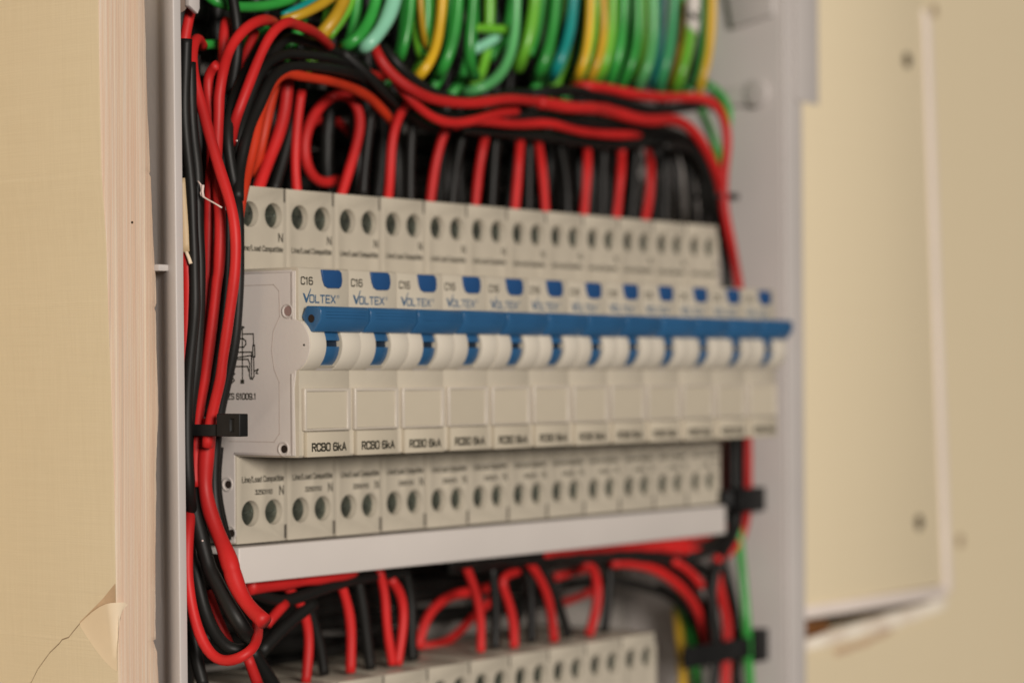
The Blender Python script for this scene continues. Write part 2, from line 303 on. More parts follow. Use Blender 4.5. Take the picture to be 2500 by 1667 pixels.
# ------------------------------------------------------------------ side board at the left, its cut edge towards the viewer
LB = [(180, 241), (0, 243)]
sb = tag(empty('side_board', (-35, 1.6, 40)), 'cream vinyl faced board at far left with a torn flap and striped cut edge', 'board')
ZL = [(138.0, -42.38, -28.03), (126.7, -42.38, -27.56), (107.9, -42.09, -26.98), (87.2, -41.56, -25.89), (86.7, -41.54, -26.42), (86.0, -41.52, -25.77), (70.2, -40.16, -25.05), (57.0, -39.65, -24.05), (55.8, -39.61, -24.85), (54.6, -39.57, -24.33), (32.4, -38.58, -23.63), (22.9, -38.23, -24.33), (13.5, -37.89, -24.5), (-9.1, -37.44, -24.86), (-10.1, -37.41, -24.74), (-20.3, -37.09, -24.65), (-20.6, -37.08, -25.57), (-21.5, -37.05, -25.18), (-23.3, -36.99, -24.4), (-30.6, -36.8, -23.91), (-90, -34.53, -23.41)]
YB = 1.6
def fine(Z, n=14):
    out = []
    for a, b in zip(Z, Z[1:]):
        for k in range(n):
            t = k/n; out.append([a[i]+(b[i]-a[i])*t for i in range(3)])
    out.append(list(Z[-1])); return out
ZF = fine(ZL)
rr = random.Random(8); wob = 0
for q_ in ZF:
    wob = wob*.8+rr.uniform(-.07, .07); q_[2] += wob; q_[1] += rr.uniform(-.02, .02)
bm = bmesh.new(); uv = bm.loops.layers.uv.new('uv')
cols = [0, .04, .25, .5, .75, .96, 1]; dy = [.25, 0, 0, .05, 0, .05, .6]; rows = []
for z, a, b in ZF: rows.append([bm.verts.new(Vector((a+(b-a)*c, YB+d_, z))*S) for c, d_ in zip(cols, dy)]+[bm.verts.new(Vector((b, YB+14, z))*S)])
for i in range(len(rows)-1):
    for j in range(len(cols)):
        f = bm.faces.new((rows[i][j], rows[i+1][j], rows[i+1][j+1], rows[i][j+1]))
        for lp in f.loops: lp[uv].uv = ((lp.vert.co.x/S+45)/17, lp.vert.co.z/S/17)
me = bpy.data.meshes.new('cut_edge'); bm.to_mesh(me); bm.free()
o = link('cut_edge', me, M['edge'], sb, 3.1); o.matrix_parent_inverse = Matrix.Translation(-sb.location)
# vinyl face (normal towards -x)
bm = bmesh.new(); rows = []
for z, a, b in ZF: rows.append([bm.verts.new(Vector((a+o_, y, z))*S) for y, o_ in ((YB+.25, 0), (YB+.9, -.12), (YB+30, -.12), (YB+150, -.12))])
for i in range(len(rows)-1):
    for j in range(3): bm.faces.new((rows[i][j], rows[i][j+1], rows[i+1][j+1], rows[i+1][j]))
me = bpy.data.meshes.new('vinyl_face'); bm.to_mesh(me); bm.free()
o = link('vinyl_face', me, M['cream'], sb, 3.1); o.matrix_parent_inverse = Matrix.Translation(-sb.location)
def face_x(z):
    for a, b in zip(ZL, ZL[1:]):
        if b[0] <= z <= a[0]: return a[1]+(b[1]-a[1])*(z-a[0])/(b[0]-a[0])
    return ZL[-1][1]

def sheet(name, cols_, m):
    bm = bmesh.new(); R_ = [[bm.verts.new(Vector(p)*S) for p in c] for c in cols_]
    for a, b in zip(R_, R_[1:]):
        for k in range(len(a)-1): bm.faces.new((a[k], a[k+1], b[k+1], b[k]))
    me = bpy.data.meshes.new(name); bm.to_mesh(me); bm.free()
    o = link(name, me, m, sb, 3.1); o.matrix_parent_inverse = Matrix.Translation(-sb.location); return o
def onface(y, z, d): return (face_x(z)-.12-d, y, z)
CR = [(60, -62), (44, -44), (30.9, -31.3), (28.4, -27.8), (24.2, -23.8), (20.9, -21.4), (19.9, -20.5), (17.7, -19.8), (16.0, -18.3), (13.6, -16.2)]
sheet('tear_line', [[onface(y, z-.13-.04*(i % 2), .03), onface(y, z+.13+.05*((i+1) % 2), .03)] for i, (y, z) in enumerate(CR)], M['crack'])
sheet('torn_patch', [[onface(y, a, .04), onface(y, b, .04)] for y, a, b in ((13.8, -16.5, -16.0), (10.3, -14.6, -13.5), (5.9, -13, -10.2), (3.1, -12.6, -7.7), (2.2, -12.4, -6.9), (1.9, -12.4, -6.7))], M['core'])
def curl(y, ztop, zbot, d, ex=0, n=7):
    out = []
    for k in range(n+1):
        t = k/n; z = zbot+(ztop-zbot)*t; out.append((face_x(z)-.14-d*t**1.8+ex*t**.8, y-(.9*t**2 if ex else 0), z))
    return out
sheet('peeling_flap', [curl(13.8, -16.4, -17.0, .02), curl(11.5, -14.9, -19.5, .3), curl(9.0, -13.5, -22.0, .7), curl(6.0, -12.1, -24.5, 1.15), curl(3.6, -11.3, -26.0, 1.4), curl(2.1, -11.0, -26.6, 1.35),
      curl(1.5, -10.9, -20.5, .5, .7), curl(1.3, -11.0, -16.5, .1, 1.5), curl(1.2, -11.6, -14.0, 0, 2.1)], M['flap'])
part_ = kid('chipped_spot', lambda bm: add_prism(bm, circ(-32.4, 75.2, .28, 12), YB-.14, YB+.5, 'y'), M['hole'], sb)

# ------------------------------------------------------------------ enclosure
en = tag(empty('switchboard_enclosure', (100, 50, -200)), 'open grey white plastic enclosure housing the breakers and wires', 'enclosure')
kid('back_panel', lambda bm: add_box(bm, -23.3, 238.5, 50, 53, -220, 185), M['casein'], en)
lw = kid('left_wall', lambda bm: add_prism(bm, [(-22.6, -2.8), (-20.0, -2.8), (-20.0, .6), (-19.4, 2.8), (-18.2, 6.6), (-18.2, 53), (-19.0, 53), (-19.0, 6.8), (-20.3, 4.2), (-21.3, 2.4), (-22.1, .6), (-22.5, -1)], -220, 185, 'z'), M['case'], en, bevel=.7, seg=4)
for v in lw.data.vertices: v.co.x -= .0105*(v.co.z-50*S)
kid('right_wall', lambda bm: add_prism(bm, [(238.6, -9.4), (241.2, -9.4), (241.2, 53), (238.6, 53)], -220, 185, 'z'), M['case'], en, bevel=.4)
kid('right_rim', lambda bm: add_prism(bm, [(239.2, -10.8), (249.5, -10.8), (249.5, -9.5), (249.5, 3.8), (247.8, 3.8), (247.8, -9.3), (239.2, -9.3)], -220, 185, 'z'), M['case'], en, bevel=.5, seg=3)
kid('top_wall', lambda bm: add_box(bm, -26.4, 241, -6, 53, 185.2, 188), M['case'], en)
kid('bottom_wall', lambda bm: add_box(bm, -26.4, 241, -6, 53, -223, -220.2), M['case'], en)
kid('stiffening_rib', lambda bm: add_box(bm, -25.4, -21.6, .1, 4.4, 64.3, 65.9), M['case'], en, bevel=.4)
kid('corner_gusset', lambda bm: add_prism(bm, [(-20.6, 120.7), (-18.8, 123.4), (-14.2, 125.8), (-12.4, 127.6), (-10.6, 160), (-20.6, 160)], 2.5, 4.5, 'y'), M['gusset'], en, bevel=.3)
kid('gusset_lip', lambda bm: add_prism(bm, [(-14.4, 126.9), (-11.5, 125.2), (-10.8, 126.6), (-10.9, 150), (-14.4, 150)], .9, 2.4, 'y'), M['case'], en, bevel=.3)
kid('corner_plate', lambda bm: add_box(bm, 244, 258.6, -11.6, -10.9, 126.2, 184), M['case'], en, bevel=.3)
def knob(bm):
    add_prism(bm, circ(-1.2, 128.8, 4.4, 32), 236.4, 238.4, 'x')
    add_prism(bm, [(-1, 125.6), (17, 124.8), (17, 131), (-1, 132.3)], 236.9, 238.4, 'x')
kid('hinge_boss', knob, M['case'], en, bevel=.9, seg=3)
kid('hinge_shelf', lambda bm: add_prism(bm, [(-8, 153), (8, 150), (14, 184), (-8, 184)], 236.6, 238.4, 'x'), M['case'], en, bevel=1.2, seg=3)
# ------------------------------------------------------------------ white tray below the breakers
tr = tag(empty('wiring_tray', (0, 0, -9)), 'long white plastic tray lip directly under the main breaker row', 'tray')
kid('tray_front', lambda bm: add_box(bm, -.4, 217.3, -1.2, 1.2, -9.4, -.75), M['tray'], tr, bevel=.35, seg=3)
kid('tray_shelf', lambda bm: add_box(bm, .4, 216.9, 1.25, 44, -2.6, -.9), M['tray'], tr, bevel=.2)
# ------------------------------------------------------------------ circuit breakers
W_ = 17.88
BC = (-17.3, 47.2); BR = 6.45
def arc(r, z_lo, z_hi, n=22):
    a0 = math.degrees(math.asin((z_lo-BC[1])/r)); a1 = math.degrees(math.asin((z_hi-BC[1])/r))
    return [(BC[0]-r*math.cos(math.radians(a0+(a1-a0)*i/n)), BC[1]+r*math.sin(math.radians(a0+(a1-a0)*i/n))) for i in range(n+1)]
def build_breaker(full=True):
    root = empty('circuit_breaker')
    holes = [(4.85, 7.1), (13.05, 7.1), (4.95, 78.9), (13.35, 78.9)]
    cuts = [(lambda bm, h=h: add_prism(bm, circ(h[0], h[1], 3.1, 48), -2, 9, 'y')) for h in holes]
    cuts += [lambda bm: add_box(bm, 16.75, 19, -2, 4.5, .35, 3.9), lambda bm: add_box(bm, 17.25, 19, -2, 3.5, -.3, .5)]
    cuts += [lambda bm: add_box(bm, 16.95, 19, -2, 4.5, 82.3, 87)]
    b = part('housing', lambda bm: add_box(bm, .05, W_, 0, 44, 0, 85.7), M['ivory'], root, cuts, .13)
    part('notch_fill', lambda bm: add_box(bm, 16.8, 17.86, .3, 4.4, .5, 3.85), M['notch_fill'], root); part('notch_fill', lambda bm: add_box(bm, 17.0, 17.86, .3, 4.4, 82.4, 85.5), M['notch_fill'], root)  # dark blocks added to make the shaded seam notches read dark
    for h in holes:
        def sm(bm, h=h):
            add_prism(bm, circ(h[0], h[1], 3.05, 32), 1.75, 5.0, 'y')
        s_ = part('terminal_screw', sm, M['screw'], root, [lambda bm, h=h: add_prism(bm, [(h[0]-2.2, h[1]-.7), (h[0]+2.2, h[1]+.1), (h[0]+2.2, h[1]+.7), (h[0]-2.2, h[1]-.1)], 1.0, 2.3, 'y')], .12)
    if not full: return root
    prof = [(.4, 20.9), (-19.6, 20.9), (-20.1, 21.4), (-20.1, 41.2)]+arc(BR, 41.7, 52.7)+[(-20.1, 53.1), (-20.1, 65.0), (-19.7, 65.45), (.4, 65.45)]
    part('nose', lambda bm: add_prism(bm, prof, .05, W_, 'x'), M['ivory'], root,
         [lambda bm: add_prism(bm, arc(BR+2, 41.75, 52.9)+arc(4.2, 43.2, 51.2)[::-1], 5.5, 11.2, 'x')], .12)
    # cream barrel skin: two shells either side of the toggle slot
    def skin(x0, x1):
        return lambda bm: add_prism(bm, arc(BR+.14, 41.45, 52.85)+arc(BR-.5, 41.7, 52.6)[::-1], x0, x1, 'x')
    for a_, b_ in ((.0, 5.45), (11.25, W_)): part('barrel_cover', skin(a_, b_), M['barrel'], root, (), .04)
    part('slot_foot', lambda bm: add_prism(bm, [(-20.3, 41.3), (-17.9, 41.9), (-17.9, 42.9), (-20.9, 41.9)], 5.55, 11.15, 'x'), M['shell'], root)
    part('slot_shade', lambda bm: add_prism(bm, arc(4.75, 43.0, 51.4)+arc(4.25, 43.2, 51.2)[::-1], 5.52, 11.18, 'x'), M['navy'], root)  # dark fill stands for the shade inside the toggle slot
    # toggle: tongue in the slot and one length of the tie bar
    tg = part('toggle', lambda bm: add_prism(bm, [(-20.15, 53.9), (-21.7, 56.35), (-25.5, 56.2), (-26.2, 55.4), (-26.2, 52.9), (-24.1, 50.3), (-22.7, 50.2)], .9, 18.15, 'x'), M['blue'], root, (), .28, 3)
    part('joint_shade', lambda bm: add_prism(bm, [(-21.2, 54), (-22.2, 55.3), (-24.5, 55.3), (-25.1, 54.8), (-25.1, 53.3), (-23.7, 51.3), (-23.0, 51.2)], 18.3, 19.3, 'x'), M['navy'], tg)  # dark core put in the bar joint so the gap reads shaded
    for z_ in (53.5, 54.2, 54.9):
        part('grip_rib', lambda bm: add_prism(bm, [(-26.34, z_), (-26.1, z_-.14), (-26.1, z_+.14)], 2.6, 17.0, 'x'), M['blue'], tg)
    part('tongue', lambda bm: (add_prism(bm, arc(6.05, 48.3, 51.6)+arc(4.8, 48.1, 50.6)[::-1], 5.75, 10.95, 'x'),
                               add_prism(bm, arc(5.85, 42.2, 46.9)+arc(4.8, 43.2, 46.7)[::-1], 5.75, 10.95, 'x')), M['blue'], tg, (), .12)
    # test button
    part('test_button', lambda bm: add_prism(bm, [(7.7, 65.05), (14.2, 65.1), (15.0, 64.4), (15.25, 62.6), (14.9, 61.2), (14.1, 60.75), (10.2, 60.7), (9.0, 61.2), (8.3, 62.5)], -20.55, -19.5, 'y'), M['blue2'], root, (), .25, 3)
    # label holder with its frame, card below
    part('label_frame', lambda bm: add_box(bm, .9, 17.35, -21.2, -20.0, 27.1, 37.1), M['frame'], root,
         [lambda bm: add_box(bm, 1.75, 16.0, -23, -20.5, 27.6, 36.3)], .3, 3)
    part('blank_label', lambda bm: add_box(bm, 1.8, 15.95, -20.95, -20.2, 27.65, 36.25), M['label'], root)
    part('rating_plate', lambda bm: add_box(bm, 1.5, 16.7, -21.35, -20.0, 20.95, 26.85), M['label'], root, (), .25)
    def flat(name, me, m): return link(name, me, m, root)
    flat('rating_print', pen_mesh('RCBO 6kA', 3.0, 15.4, 22.2, 24.3, -21.37, .43), M['ink'])
    flat('current_print', pen_mesh('C16', .75, 5.05, 61.3, 63.25, -20.12, .32), M['ink'])
    v_ = bmesh.new(); vs = [v_.verts.new(Vector((x, -20.13, z))*S) for x, z in ((1.4, 59.4), (2.1, 59.3), (2.75, 58.1), (4.15, 60.5), (4.4, 60.45), (2.95, 57.15), (2.45, 57.15))]
    v_.faces.new((vs[0], vs[1], vs[2], vs[6])); v_.faces.new((vs[2], vs[3], vs[4], vs[5], vs[6])); vm = bpy.data.meshes.new('v'); v_.to_mesh(vm); v_.free()
    flat('logo_print', join([vm, pen_mesh('OLTEX', 3.75, 13.1, 57.1, 59.15, -20.12, .36), text_mesh('\u00ae', 13.5, 14.4, 58.3, 59.2, -20.13)], 'logo'), M['inkblue'])
    flat('upper_print', join([pen_mesh('N', 15.0, 16.7, 72.5, 74.8, -.02, .36), pen_mesh('Line/Load Compatible', 1.9, 16.7, 70.1, 71.5, -.02, .24)], 'up'), M['ink'])
    flat('lower_print', join([pen_mesh('N', 15.0, 16.7, 11.1, 13.5, -.02, .36), pen_mesh('Line/Load Compatible', 1.9, 16.7, 14.5, 16.0, -.02, .24), pen_mesh('32501110', 6.4, 12.6, 11.5, 12.7, -.02, .24)], 'lo'), M['ink'])
    return root
def copy_tree(o, parent=None):
    c = o.copy(); C.objects.link(c); c.parent = parent
    for ch in list(o.children): copy_tree(ch, c)
    return c
ORD = ['first', 'second', 'third', 'fourth', 'fifth', 'sixth', 'seventh', 'eighth', 'ninth', 'tenth', 'eleventh', 'last']
proto = build_breaker()
brs = [proto]+[copy_tree(proto) for _ in range(11)]
for i, o in enumerate(brs):
    o.location = Vector((18.0*i, random.uniform(-.12, .12) if i else 0, random.uniform(-.06, .06) if i else 0))*S
    lab = f'{ORD[i]} ivory breaker from the left in the main row, joined by the blue bar'
    if i == 0: lab = 'first ivory breaker at the left, its side with circuit diagram showing'
    if i == 11: lab = 'last ivory breaker at the right end of the main row'
    tag(o, lab, 'circuit breaker', 'circuit breakers in the main row')
# side of the first breaker: shell lines, rivets, diagram
side = part('side_shell', lambda bm: add_prism(bm, [(43, .3), (.4, .3), (.4, 21.3), (-19.0, 21.3), (-18.7, 37), (-19.3, 41.2)]+arc(BR-.05, 41.9, 52.5)+[(-19.2, 53.2), (-19.2, 64.6), (.4, 64.6), (.4, 85.3), (43, 85.3)], -.25, .2, 'x'), M['shell'], proto, (), .15)
def strip(bm, pts, wd_, x0, x1):
    for a, b in zip(pts, pts[1:]):
        a, b = Vector(a), Vector(b); d_ = (b-a).normalized(); n_ = Vector((-d_.y, d_.x))*wd_/2; a -= d_*wd_/2; b += d_*wd_/2
        add_prism(bm, [tuple(a+n_), tuple(b+n_), tuple(b-n_), tuple(a-n_)], x0, x1, 'x')
part('shell_line', lambda bm: (strip(bm, [(2, 61.5), (-12.5, 61.5), (-14.2, 60), (-14.4, 54), (-12.3, 50.5), (-11.8, 46), (-12.6, 41.5), (-14.2, 38.5), (-14.2, 26.5), (-12.5, 24.5), (2, 24.5)], .16, -.31, -.2)), M['seam'], side)
part('shell_rim', lambda bm: (strip(bm, [(-18.4, 64.2), (-18.4, 53.6)], .7, -.42, -.2), strip(bm, [(-18.2, 40.2), (-18.3, 21.7)], .7, -.42, -.2), strip(bm, [(-18, 21.6), (0, 21.6)], .6, -.42, -.2), strip(bm, [(-18, 64.5), (0, 64.5)], .6, -.42, -.2)), M['shell'], side, (), .12)
for (y_, z_, k_) in ((-16.9, 55.2, 1), (-15.5, 22.9, 0), (2.6, 14.2, 0), (1.6, 2.6, 0)):
    rv = part('rivet', lambda bm: add_prism(bm, circ(y_, z_, 1.75, 32), -.5, -.1, 'x'), M['shell'], side, [lambda bm: add_prism(bm, circ(y_, z_, 1.35, 32), -1, -.2, 'x')], .1)
    part('rivet_core', lambda bm: add_prism(bm, circ(y_-.15, z_, 1.2 if k_ else .95, 24), -.3, -.15, 'x'), M['rivet'] if k_ else M['hollow'], rv)
part('pin_mark', lambda bm: add_prism(bm, circ(-22.0, 47.2, .28, 16), -.29, -.2, 'x'), M['ink'], side)
DG = [[(-2.35, 51.4), (-2.35, 39)], [(-2.6, 50), (-5.9, 50), (-6.0, 47.3)], [(-5.8, 47.3), (-6.3, 47.3), (-6.4, 44.6), (-5.7, 44.6), (-5.75, 47.3)], [(-6.0, 44.6), (-6.1, 40), (-5.6, 39.3), (-4.9, 39.4), (-4.6, 40.2), (-4.7, 43), (-4.2, 44.0), (.6, 44.0)],
      [(-5.3, 39.6), (-5.3, 45.7), (.6, 45.7)], [(-5.4, 44), (-5.3, 44.9), (.6, 44.3)], [(.5, 48.9), (-2.6, 48.9), (-3.4, 48.4), (-3.5, 47.6), (-2.8, 46.9), (.5, 46.9)], [(-6.2, 41.2), (-7.4, 41.6), (-6.8, 40.7), (-7.3, 40.6)], [(.4, 42.3), (-4.0, 42.3), (-4.4, 41.2)],
      [(1.3, 41.4), (.2, 40.6), (1.0, 39.9), (.3, 39.0), (1.1, 38.4)], [(-2.0, 51.2), (-2.9, 51.6), (-2.0, 51.9)]]
def dia(bm):
    for p in DG: strip(bm, p, .34, -.275, -.2)
    add_box(bm, -.276, -.2, -2.9, -1.7, 38.2, 39.2)
part('circuit_diagram', dia, M['ink'], side)
me = pen_mesh('AS/NZS 61009.1', 0, 13.6, 34.4, 36.0, 0, .3)
for v in me.vertices: v.co = Vector((-.27*S+v.co.y, 6.9*S-v.co.x, v.co.z))
link('standard_print', me, M['ink'], side)
tg0 = [c for c in proto.children if c.name.startswith('toggle')][0]
part('tie_bar_hole', lambda bm: add_prism(bm, circ(-23.3, 53.35, .95, 24), .82, 1.5, 'x'), M['hollow'], tg0)
# lower row
low = build_breaker(False); lows = [low]+[copy_tree(low) for _ in range(8)]
for i, o in enumerate(lows):
    o.location = Vector((183.0-18*(i+1), 2.0, -37.0-85.7))*S
    o.name = 'circuit_breaker'
    lab = ('ivory breaker in the lower row, '+('at its right end' if i == 0 else f'{ORD[i]} from the right end'))
    tag(o, lab, 'circuit breaker', 'circuit breakers in the lower row')
WIRES = [
('red',1.3,'bright red wire crossing the front of the left bundle from its hooked top','wires bundled down the left side',[(1.4,12,120),(-3,9,121.2),(-7.5,6,120.3),(-10.7,4,117.5),(-12.4,2.5,114.8),(-13,1.2,110.9),(-13,-0.2,107.1),(-13,-1.7,103.3),(-13,-3.2,99.2),(-14,-5.2,95.4),(-14,-7,91.1),(-14,-8.9,86.4),(-14,-10.7,82.7),(-14.5,-12.4,79.6),(-14.5,-13.2,79),(-14.5,-13.9,74.5),(-14.5,-14,70.9),(-14.5,-13.8,65.4),(-14.5,-13.1,60.6),(-14.5,-13.3,61.7),(-14.5,-12.3,57.2),(-14.5,-11.1,50.9),(-14.5,-10,45.5),(-14.5,-8.5,40.1),(-14,-9.5,41.8),(-14,-7.3,36.3),(-14,-5.5,31.8),(-14,-4.7,29),(-14,-3.9,23.5)]),
('red',1.85,'thick red wire bulging in front of the white tray at lower left','wires bundled down the left side',[(-11,-2.2,29.9),(-11,-1.4,27.8),(-11,-1,25.3),(-11,-0.6,19.7),(-11,0.1,14.2),(-11,0.1,15),(-11,-0.8,10.4),(-11,-3.2,5),(-11,-6.5,0.6),(-12,-9.4,-2.9),(-12,-10.4,-7.4),(-12,-9.4,-2.6),(-12,-10,-6.2),(-12,-11.6,-10.1),(-12,-14.6,-13.2),(-12,-18.2,-15.2),(-12,-19.7,-15.9),(-12,-20.3,-16.3)]),
('red',1.3,'red wire hooked under the crossing one, second in the left bundle','wires bundled down the left side',[(-6,-0.1,113.7),(-6,1.2,115.5),(-6,3.2,114.5),(-6,3.9,112.7),(-6,4,110.9),(-6,3.3,107.1),(-6,2,103.3),(-6,1.2,100.1),(-6,1,98.6),(-8,-0.4,94.7),(-8,0.5,90.1),(-8,0.8,85.5),(-10,-1.3,82.6),(-10,-1,77),(-10,-0.8,71.5),(-10,-0.7,66),(-10,-0.5,61.1),(-10,-0.4,65.9),(-10,0.1,60.4),(-10,0.8,54.8),(-10,1.6,49.3),(-10,3.1,43.8),(-10,4.3,37),(-10,4.3,32.6),(-10,4.3,28.9),(-10,4.4,25.2),(-10,4.9,20.5),(-10,5.1,14.1)]),
('red',1.35,'red wire arching highest at the top of the left bundle','wires bundled down the left side',[(29.3,14,128.3),(23,9,128.3),(15,5,127.2),(6.2,2,124.4),(2.1,2,121.5),(-0.6,2,116.9),(-7,-2.6,111.2),(-7,-1.3,106.7),(-7,-0.8,103),(-7,-1.8,105.8),(-7,-1.3,101.7),(-7,-1,98.4),(-8,-1.8,93.7),(-10,-3.1,86.1),(-10,-4.1,83.4),(-12,-6.6,77.6),(-12,-6.7,73.1),(-12,-6.2,67.6),(-12,-5.7,60.9),(-12,-5.7,65.7),(-12,-4.9,58.4),(-12,-3.6,51.1),(-12,-2.3,43.7),(-12,-0.8,37),(-12,-1.5,40),(-12,0,34.5),(-12,1,29.9),(-12,1.6,25.3),(-12,1.9,19.7),(-12,1.9,14.2)]),
('red',1.3,'bright red wire bent over the top right of the left bundle','wires bundled down the left side',[(55.1,18,125.2),(45.1,10,124.7),(35.5,5,125.8),(25.2,1,126.4),(19.5,1,126.8),(22,1,126.8),(15.3,-2,126.4),(12.5,-2,125.5),(10.2,-2,122.8),(7.4,-2,118.3),(4.7,-2,113.7),(1.9,-2,108.3),(-0.8,-2,103.4),(-0.6,-0.5,100.4),(-0.3,0,101.8),(0,1,99.1),(0.8,2,97.4),(1.7,3,95.6)]),
('black',1.3,'black wire slanting from upper right behind the bent red wire','wires bundled down the left side',[(20.9,10,123.7),(12.1,6,117),(9.9,6,113.5),(7.1,6,109.4),(0.7,2,104.8),(-0.4,2,100.6),(-0.7,2,101),(-3.8,-1,95.9),(-3.1,-1,91.3),(-2,-1,87.6),(-0.9,-1,83.9),(-5,-5.6,80.4),(-5,-5.4,79.7),(-5,-5.9,73.4),(-6,-6.8,62.1),(-6,-6.6,56.6),(-6,-5.2,47.4),(-6,-3.6,40.1),(-6,-1.8,37),(-6,-1.3,36.2),(-6,0.2,30.7),(-6,0.5,25.1),(-6,1.6,19.5),(-6,1.6,14),(-6,0.9,6.5),(-6,-1.2,2.8)]),
('black',1.3,'black wire filling the gap beside the bulging red wire','wires bundled down the left side',[(-4,2.2,23.2),(-4,3,17.6),(-4,3.8,15.6),(-4,3,11),(-4,1.3,5.4),(-4,-0.5,1.2)]),
('black',1.4,'lowest black wire curving over the red underside wire at top left','wires bundled down the left side',[(70.6,14,115.8),(56.4,10,117.9),(42.6,6,117.9),(33.6,6,118),(24.9,6,116.9),(24.6,6,117.3),(20.8,6,115.5),(15,3,111.8),(12.8,3,107.8),(10,3,102.8),(8.8,3,102.8),(4,0,97.5),(2.6,0,93.6),(1.2,0,88.8),(-3,-3.5,84.6),(-3,-3.7,81.8)]),
('black',1.3,'middle black wire of the three curving over at top left','wires bundled down the left side',[(68.6,15,118.8),(51.4,11,120.9),(38.9,8,121.2),(27.1,8,120.4),(31.7,8,121),(25.3,8,120.2),(21,8,118.4),(14.4,5,114.8),(11.6,5,110.7),(9.3,5,105.7),(5.8,3,101.2),(5,3,101.5),(3.4,2,95.7),(2.8,2,90),(2.5,2,86.2)]),
('black',1.3,'topmost black wire of the three curving over at top left','wires bundled down the left side',[(67.7,17,121.8),(59.9,13,121.6),(50.6,13,124.1),(38.2,10,124.7),(29.3,10,125.2),(31.9,10,125.4),(28.4,10,124.9),(25.8,10,122.8),(24.1,10,120.5),(17.1,7,114.3)]),
('orange',1.3,'orange wire running under the black ones and down beside the first breaker','wires bundled down the left side',[(80,17,107.4),(71.4,12,108.4),(66.6,12,111.6),(58.3,9,113.3),(50.6,9,114.8),(36.6,6,114.9),(24.9,6,115.1),(27.4,6,115.6),(24,6,115.2),(21.4,6,114.4),(16.7,4,111.1),(14.4,4,107.1),(12.7,4,103.1),(13.3,4,105.1),(8.1,1,97.8),(6.7,1,93),(5,1,88.2),(-1.6,-3.9,83.8),(-1.6,-3.1,80.1),(-1.6,-2.4,76.4)]),
('orange',1.3,'dull orange wire close behind the orange one at the first breaker','wires bundled down the left side',[(30.1,14,115.5),(29.5,14,115),(28.9,14,112),(26.9,14,106.9),(26,14,104),(24.2,14,96.9),(25.9,18,90.4)]),
('red',1.6,'thick red wire slanting down onto the top of the first breaker','wires dropping into the top of the breakers',[(34,14,116.7),(34.3,14,111.5),(33.1,14,105.4),(29.8,14,99.2),(26.3,14,93.1),(22.4,13,88),(21.2,13,85.2)]),
('black',1.3,'black wire slanting beside the thick red one above the first breaker','wires dropping into the top of the breakers',[(41.1,16,115.3),(41.1,16,112.4),(39.6,16,109.3),(36.8,16,101.1),(34.5,16,94.9),(31.8,16,88.8),(30.9,16,86.7)]),
('red',1.3,'thin dull red wire dropping to the seam of the first two breakers','wires dropping into the top of the breakers',[(39.2,14,112.7),(37.9,14,107),(36.9,14,99.9),(36.4,14,92.9),(37.2,14,87.4),(37.5,14,85.8)]),
('red',1.4,'red wire bent in a large round loop above the second breaker','wires dropping into the top of the breakers',[(53.5,14,84.9),(54.5,14,87.2),(56.1,14,90.1),(58.3,14,95.4),(61.5,14,101.8),(63.4,14,107.1),(62.8,14,110.1),(63.4,17,112.9),(59.3,17,113.8),(62,22,114.6),(58.8,22,113.7),(54.1,22,110.6),(51,22,106.6),(49.2,22,101.4),(48.7,22,96.2),(50.3,22,91.6),(54,22,89.6),(58.7,22,90.1),(62.8,22,92)]),
('red',1.3,'dark red wire arching inside the round loop','wires dropping into the top of the breakers',[(61,32,106),(64.8,32,109.3),(68.6,32,110.4),(73.4,32,110),(77.5,32,107.7),(80.8,32,105)]),
('black',1.3,'black wire just right of the round red loop','wires dropping into the top of the breakers',[(66.6,14,109.4),(65.9,14,105.2),(64.6,14,98.9),(63.6,14,92.6),(63.1,14,87.2)]),
('red',1.3,'red wire curving down into the top of the third breaker','wires dropping into the top of the breakers',[(73.9,4,114.7),(72.2,8,112.4),(73.4,12,106.5),(71.7,12,98.1),(72.3,12,91.8),(73,14,85.7)]),
('black',1.3,'first straight black wire right of the third breaker red','wires dropping into the top of the breakers',[(82.8,13,109),(81.8,13,103),(81.4,13,86.1)]),
('red',1.3,'red wire leaning left into the top of the fourth breaker','wires dropping into the top of the breakers',[(92.7,9,108.3),(92,12,101.6),(90.2,12,94.2),(88.5,12,85.6)]),
('black',1.3,'black wire leaning left into the top of the fifth breaker','wires dropping into the top of the breakers',[(104.7,13,107.8),(103.3,13,102.5),(100.8,13,96.7),(99.6,13,85.8)]),
('red',1.3,'red wire leaning left into the top of the fifth breaker','wires dropping into the top of the breakers',[(110.2,9,108.4),(113.3,12,106.2),(110.8,12,99.4),(108.5,12,85.8)]),
('black',1.3,'straight black wire above the seam of breakers five and six','wires dropping into the top of the breakers',[(119.7,13,108.1),(118.9,13,101.4),(117.3,13,86.3)]),
('red',1.3,'straight red wire entering the sixth breaker from the left','wires dropping into the top of the breakers',[(127.1,10,108.4),(130.7,13,104.4),(129.5,13,95.4),(128.1,13,86)]),
('red',1.3,'red wire leaning right beside the straight one at the sixth breaker','wires dropping into the top of the breakers',[(134.9,10,109),(140.1,13,105.1),(141.6,13,99.3),(143,13,86.2)]),
('black',1.3,'black wire leaning right above the seventh breaker','wires dropping into the top of the breakers',[(149.7,13,108.1),(152.4,13,101.4),(153.9,13,96.9),(153.8,13,85.9)]),
('black',1.3,'black wire between the two red ones of the sixth breaker','wires dropping into the top of the breakers',[(136.9,14,108.1),(136.4,14,98.1),(136.2,14,86.4)]),
('black',1.3,'straight black wire above the fifth breaker screw holes','wires dropping into the top of the breakers',[(121.7,14,106.9),(119.8,14,99.3),(117.9,14,86.4)]),
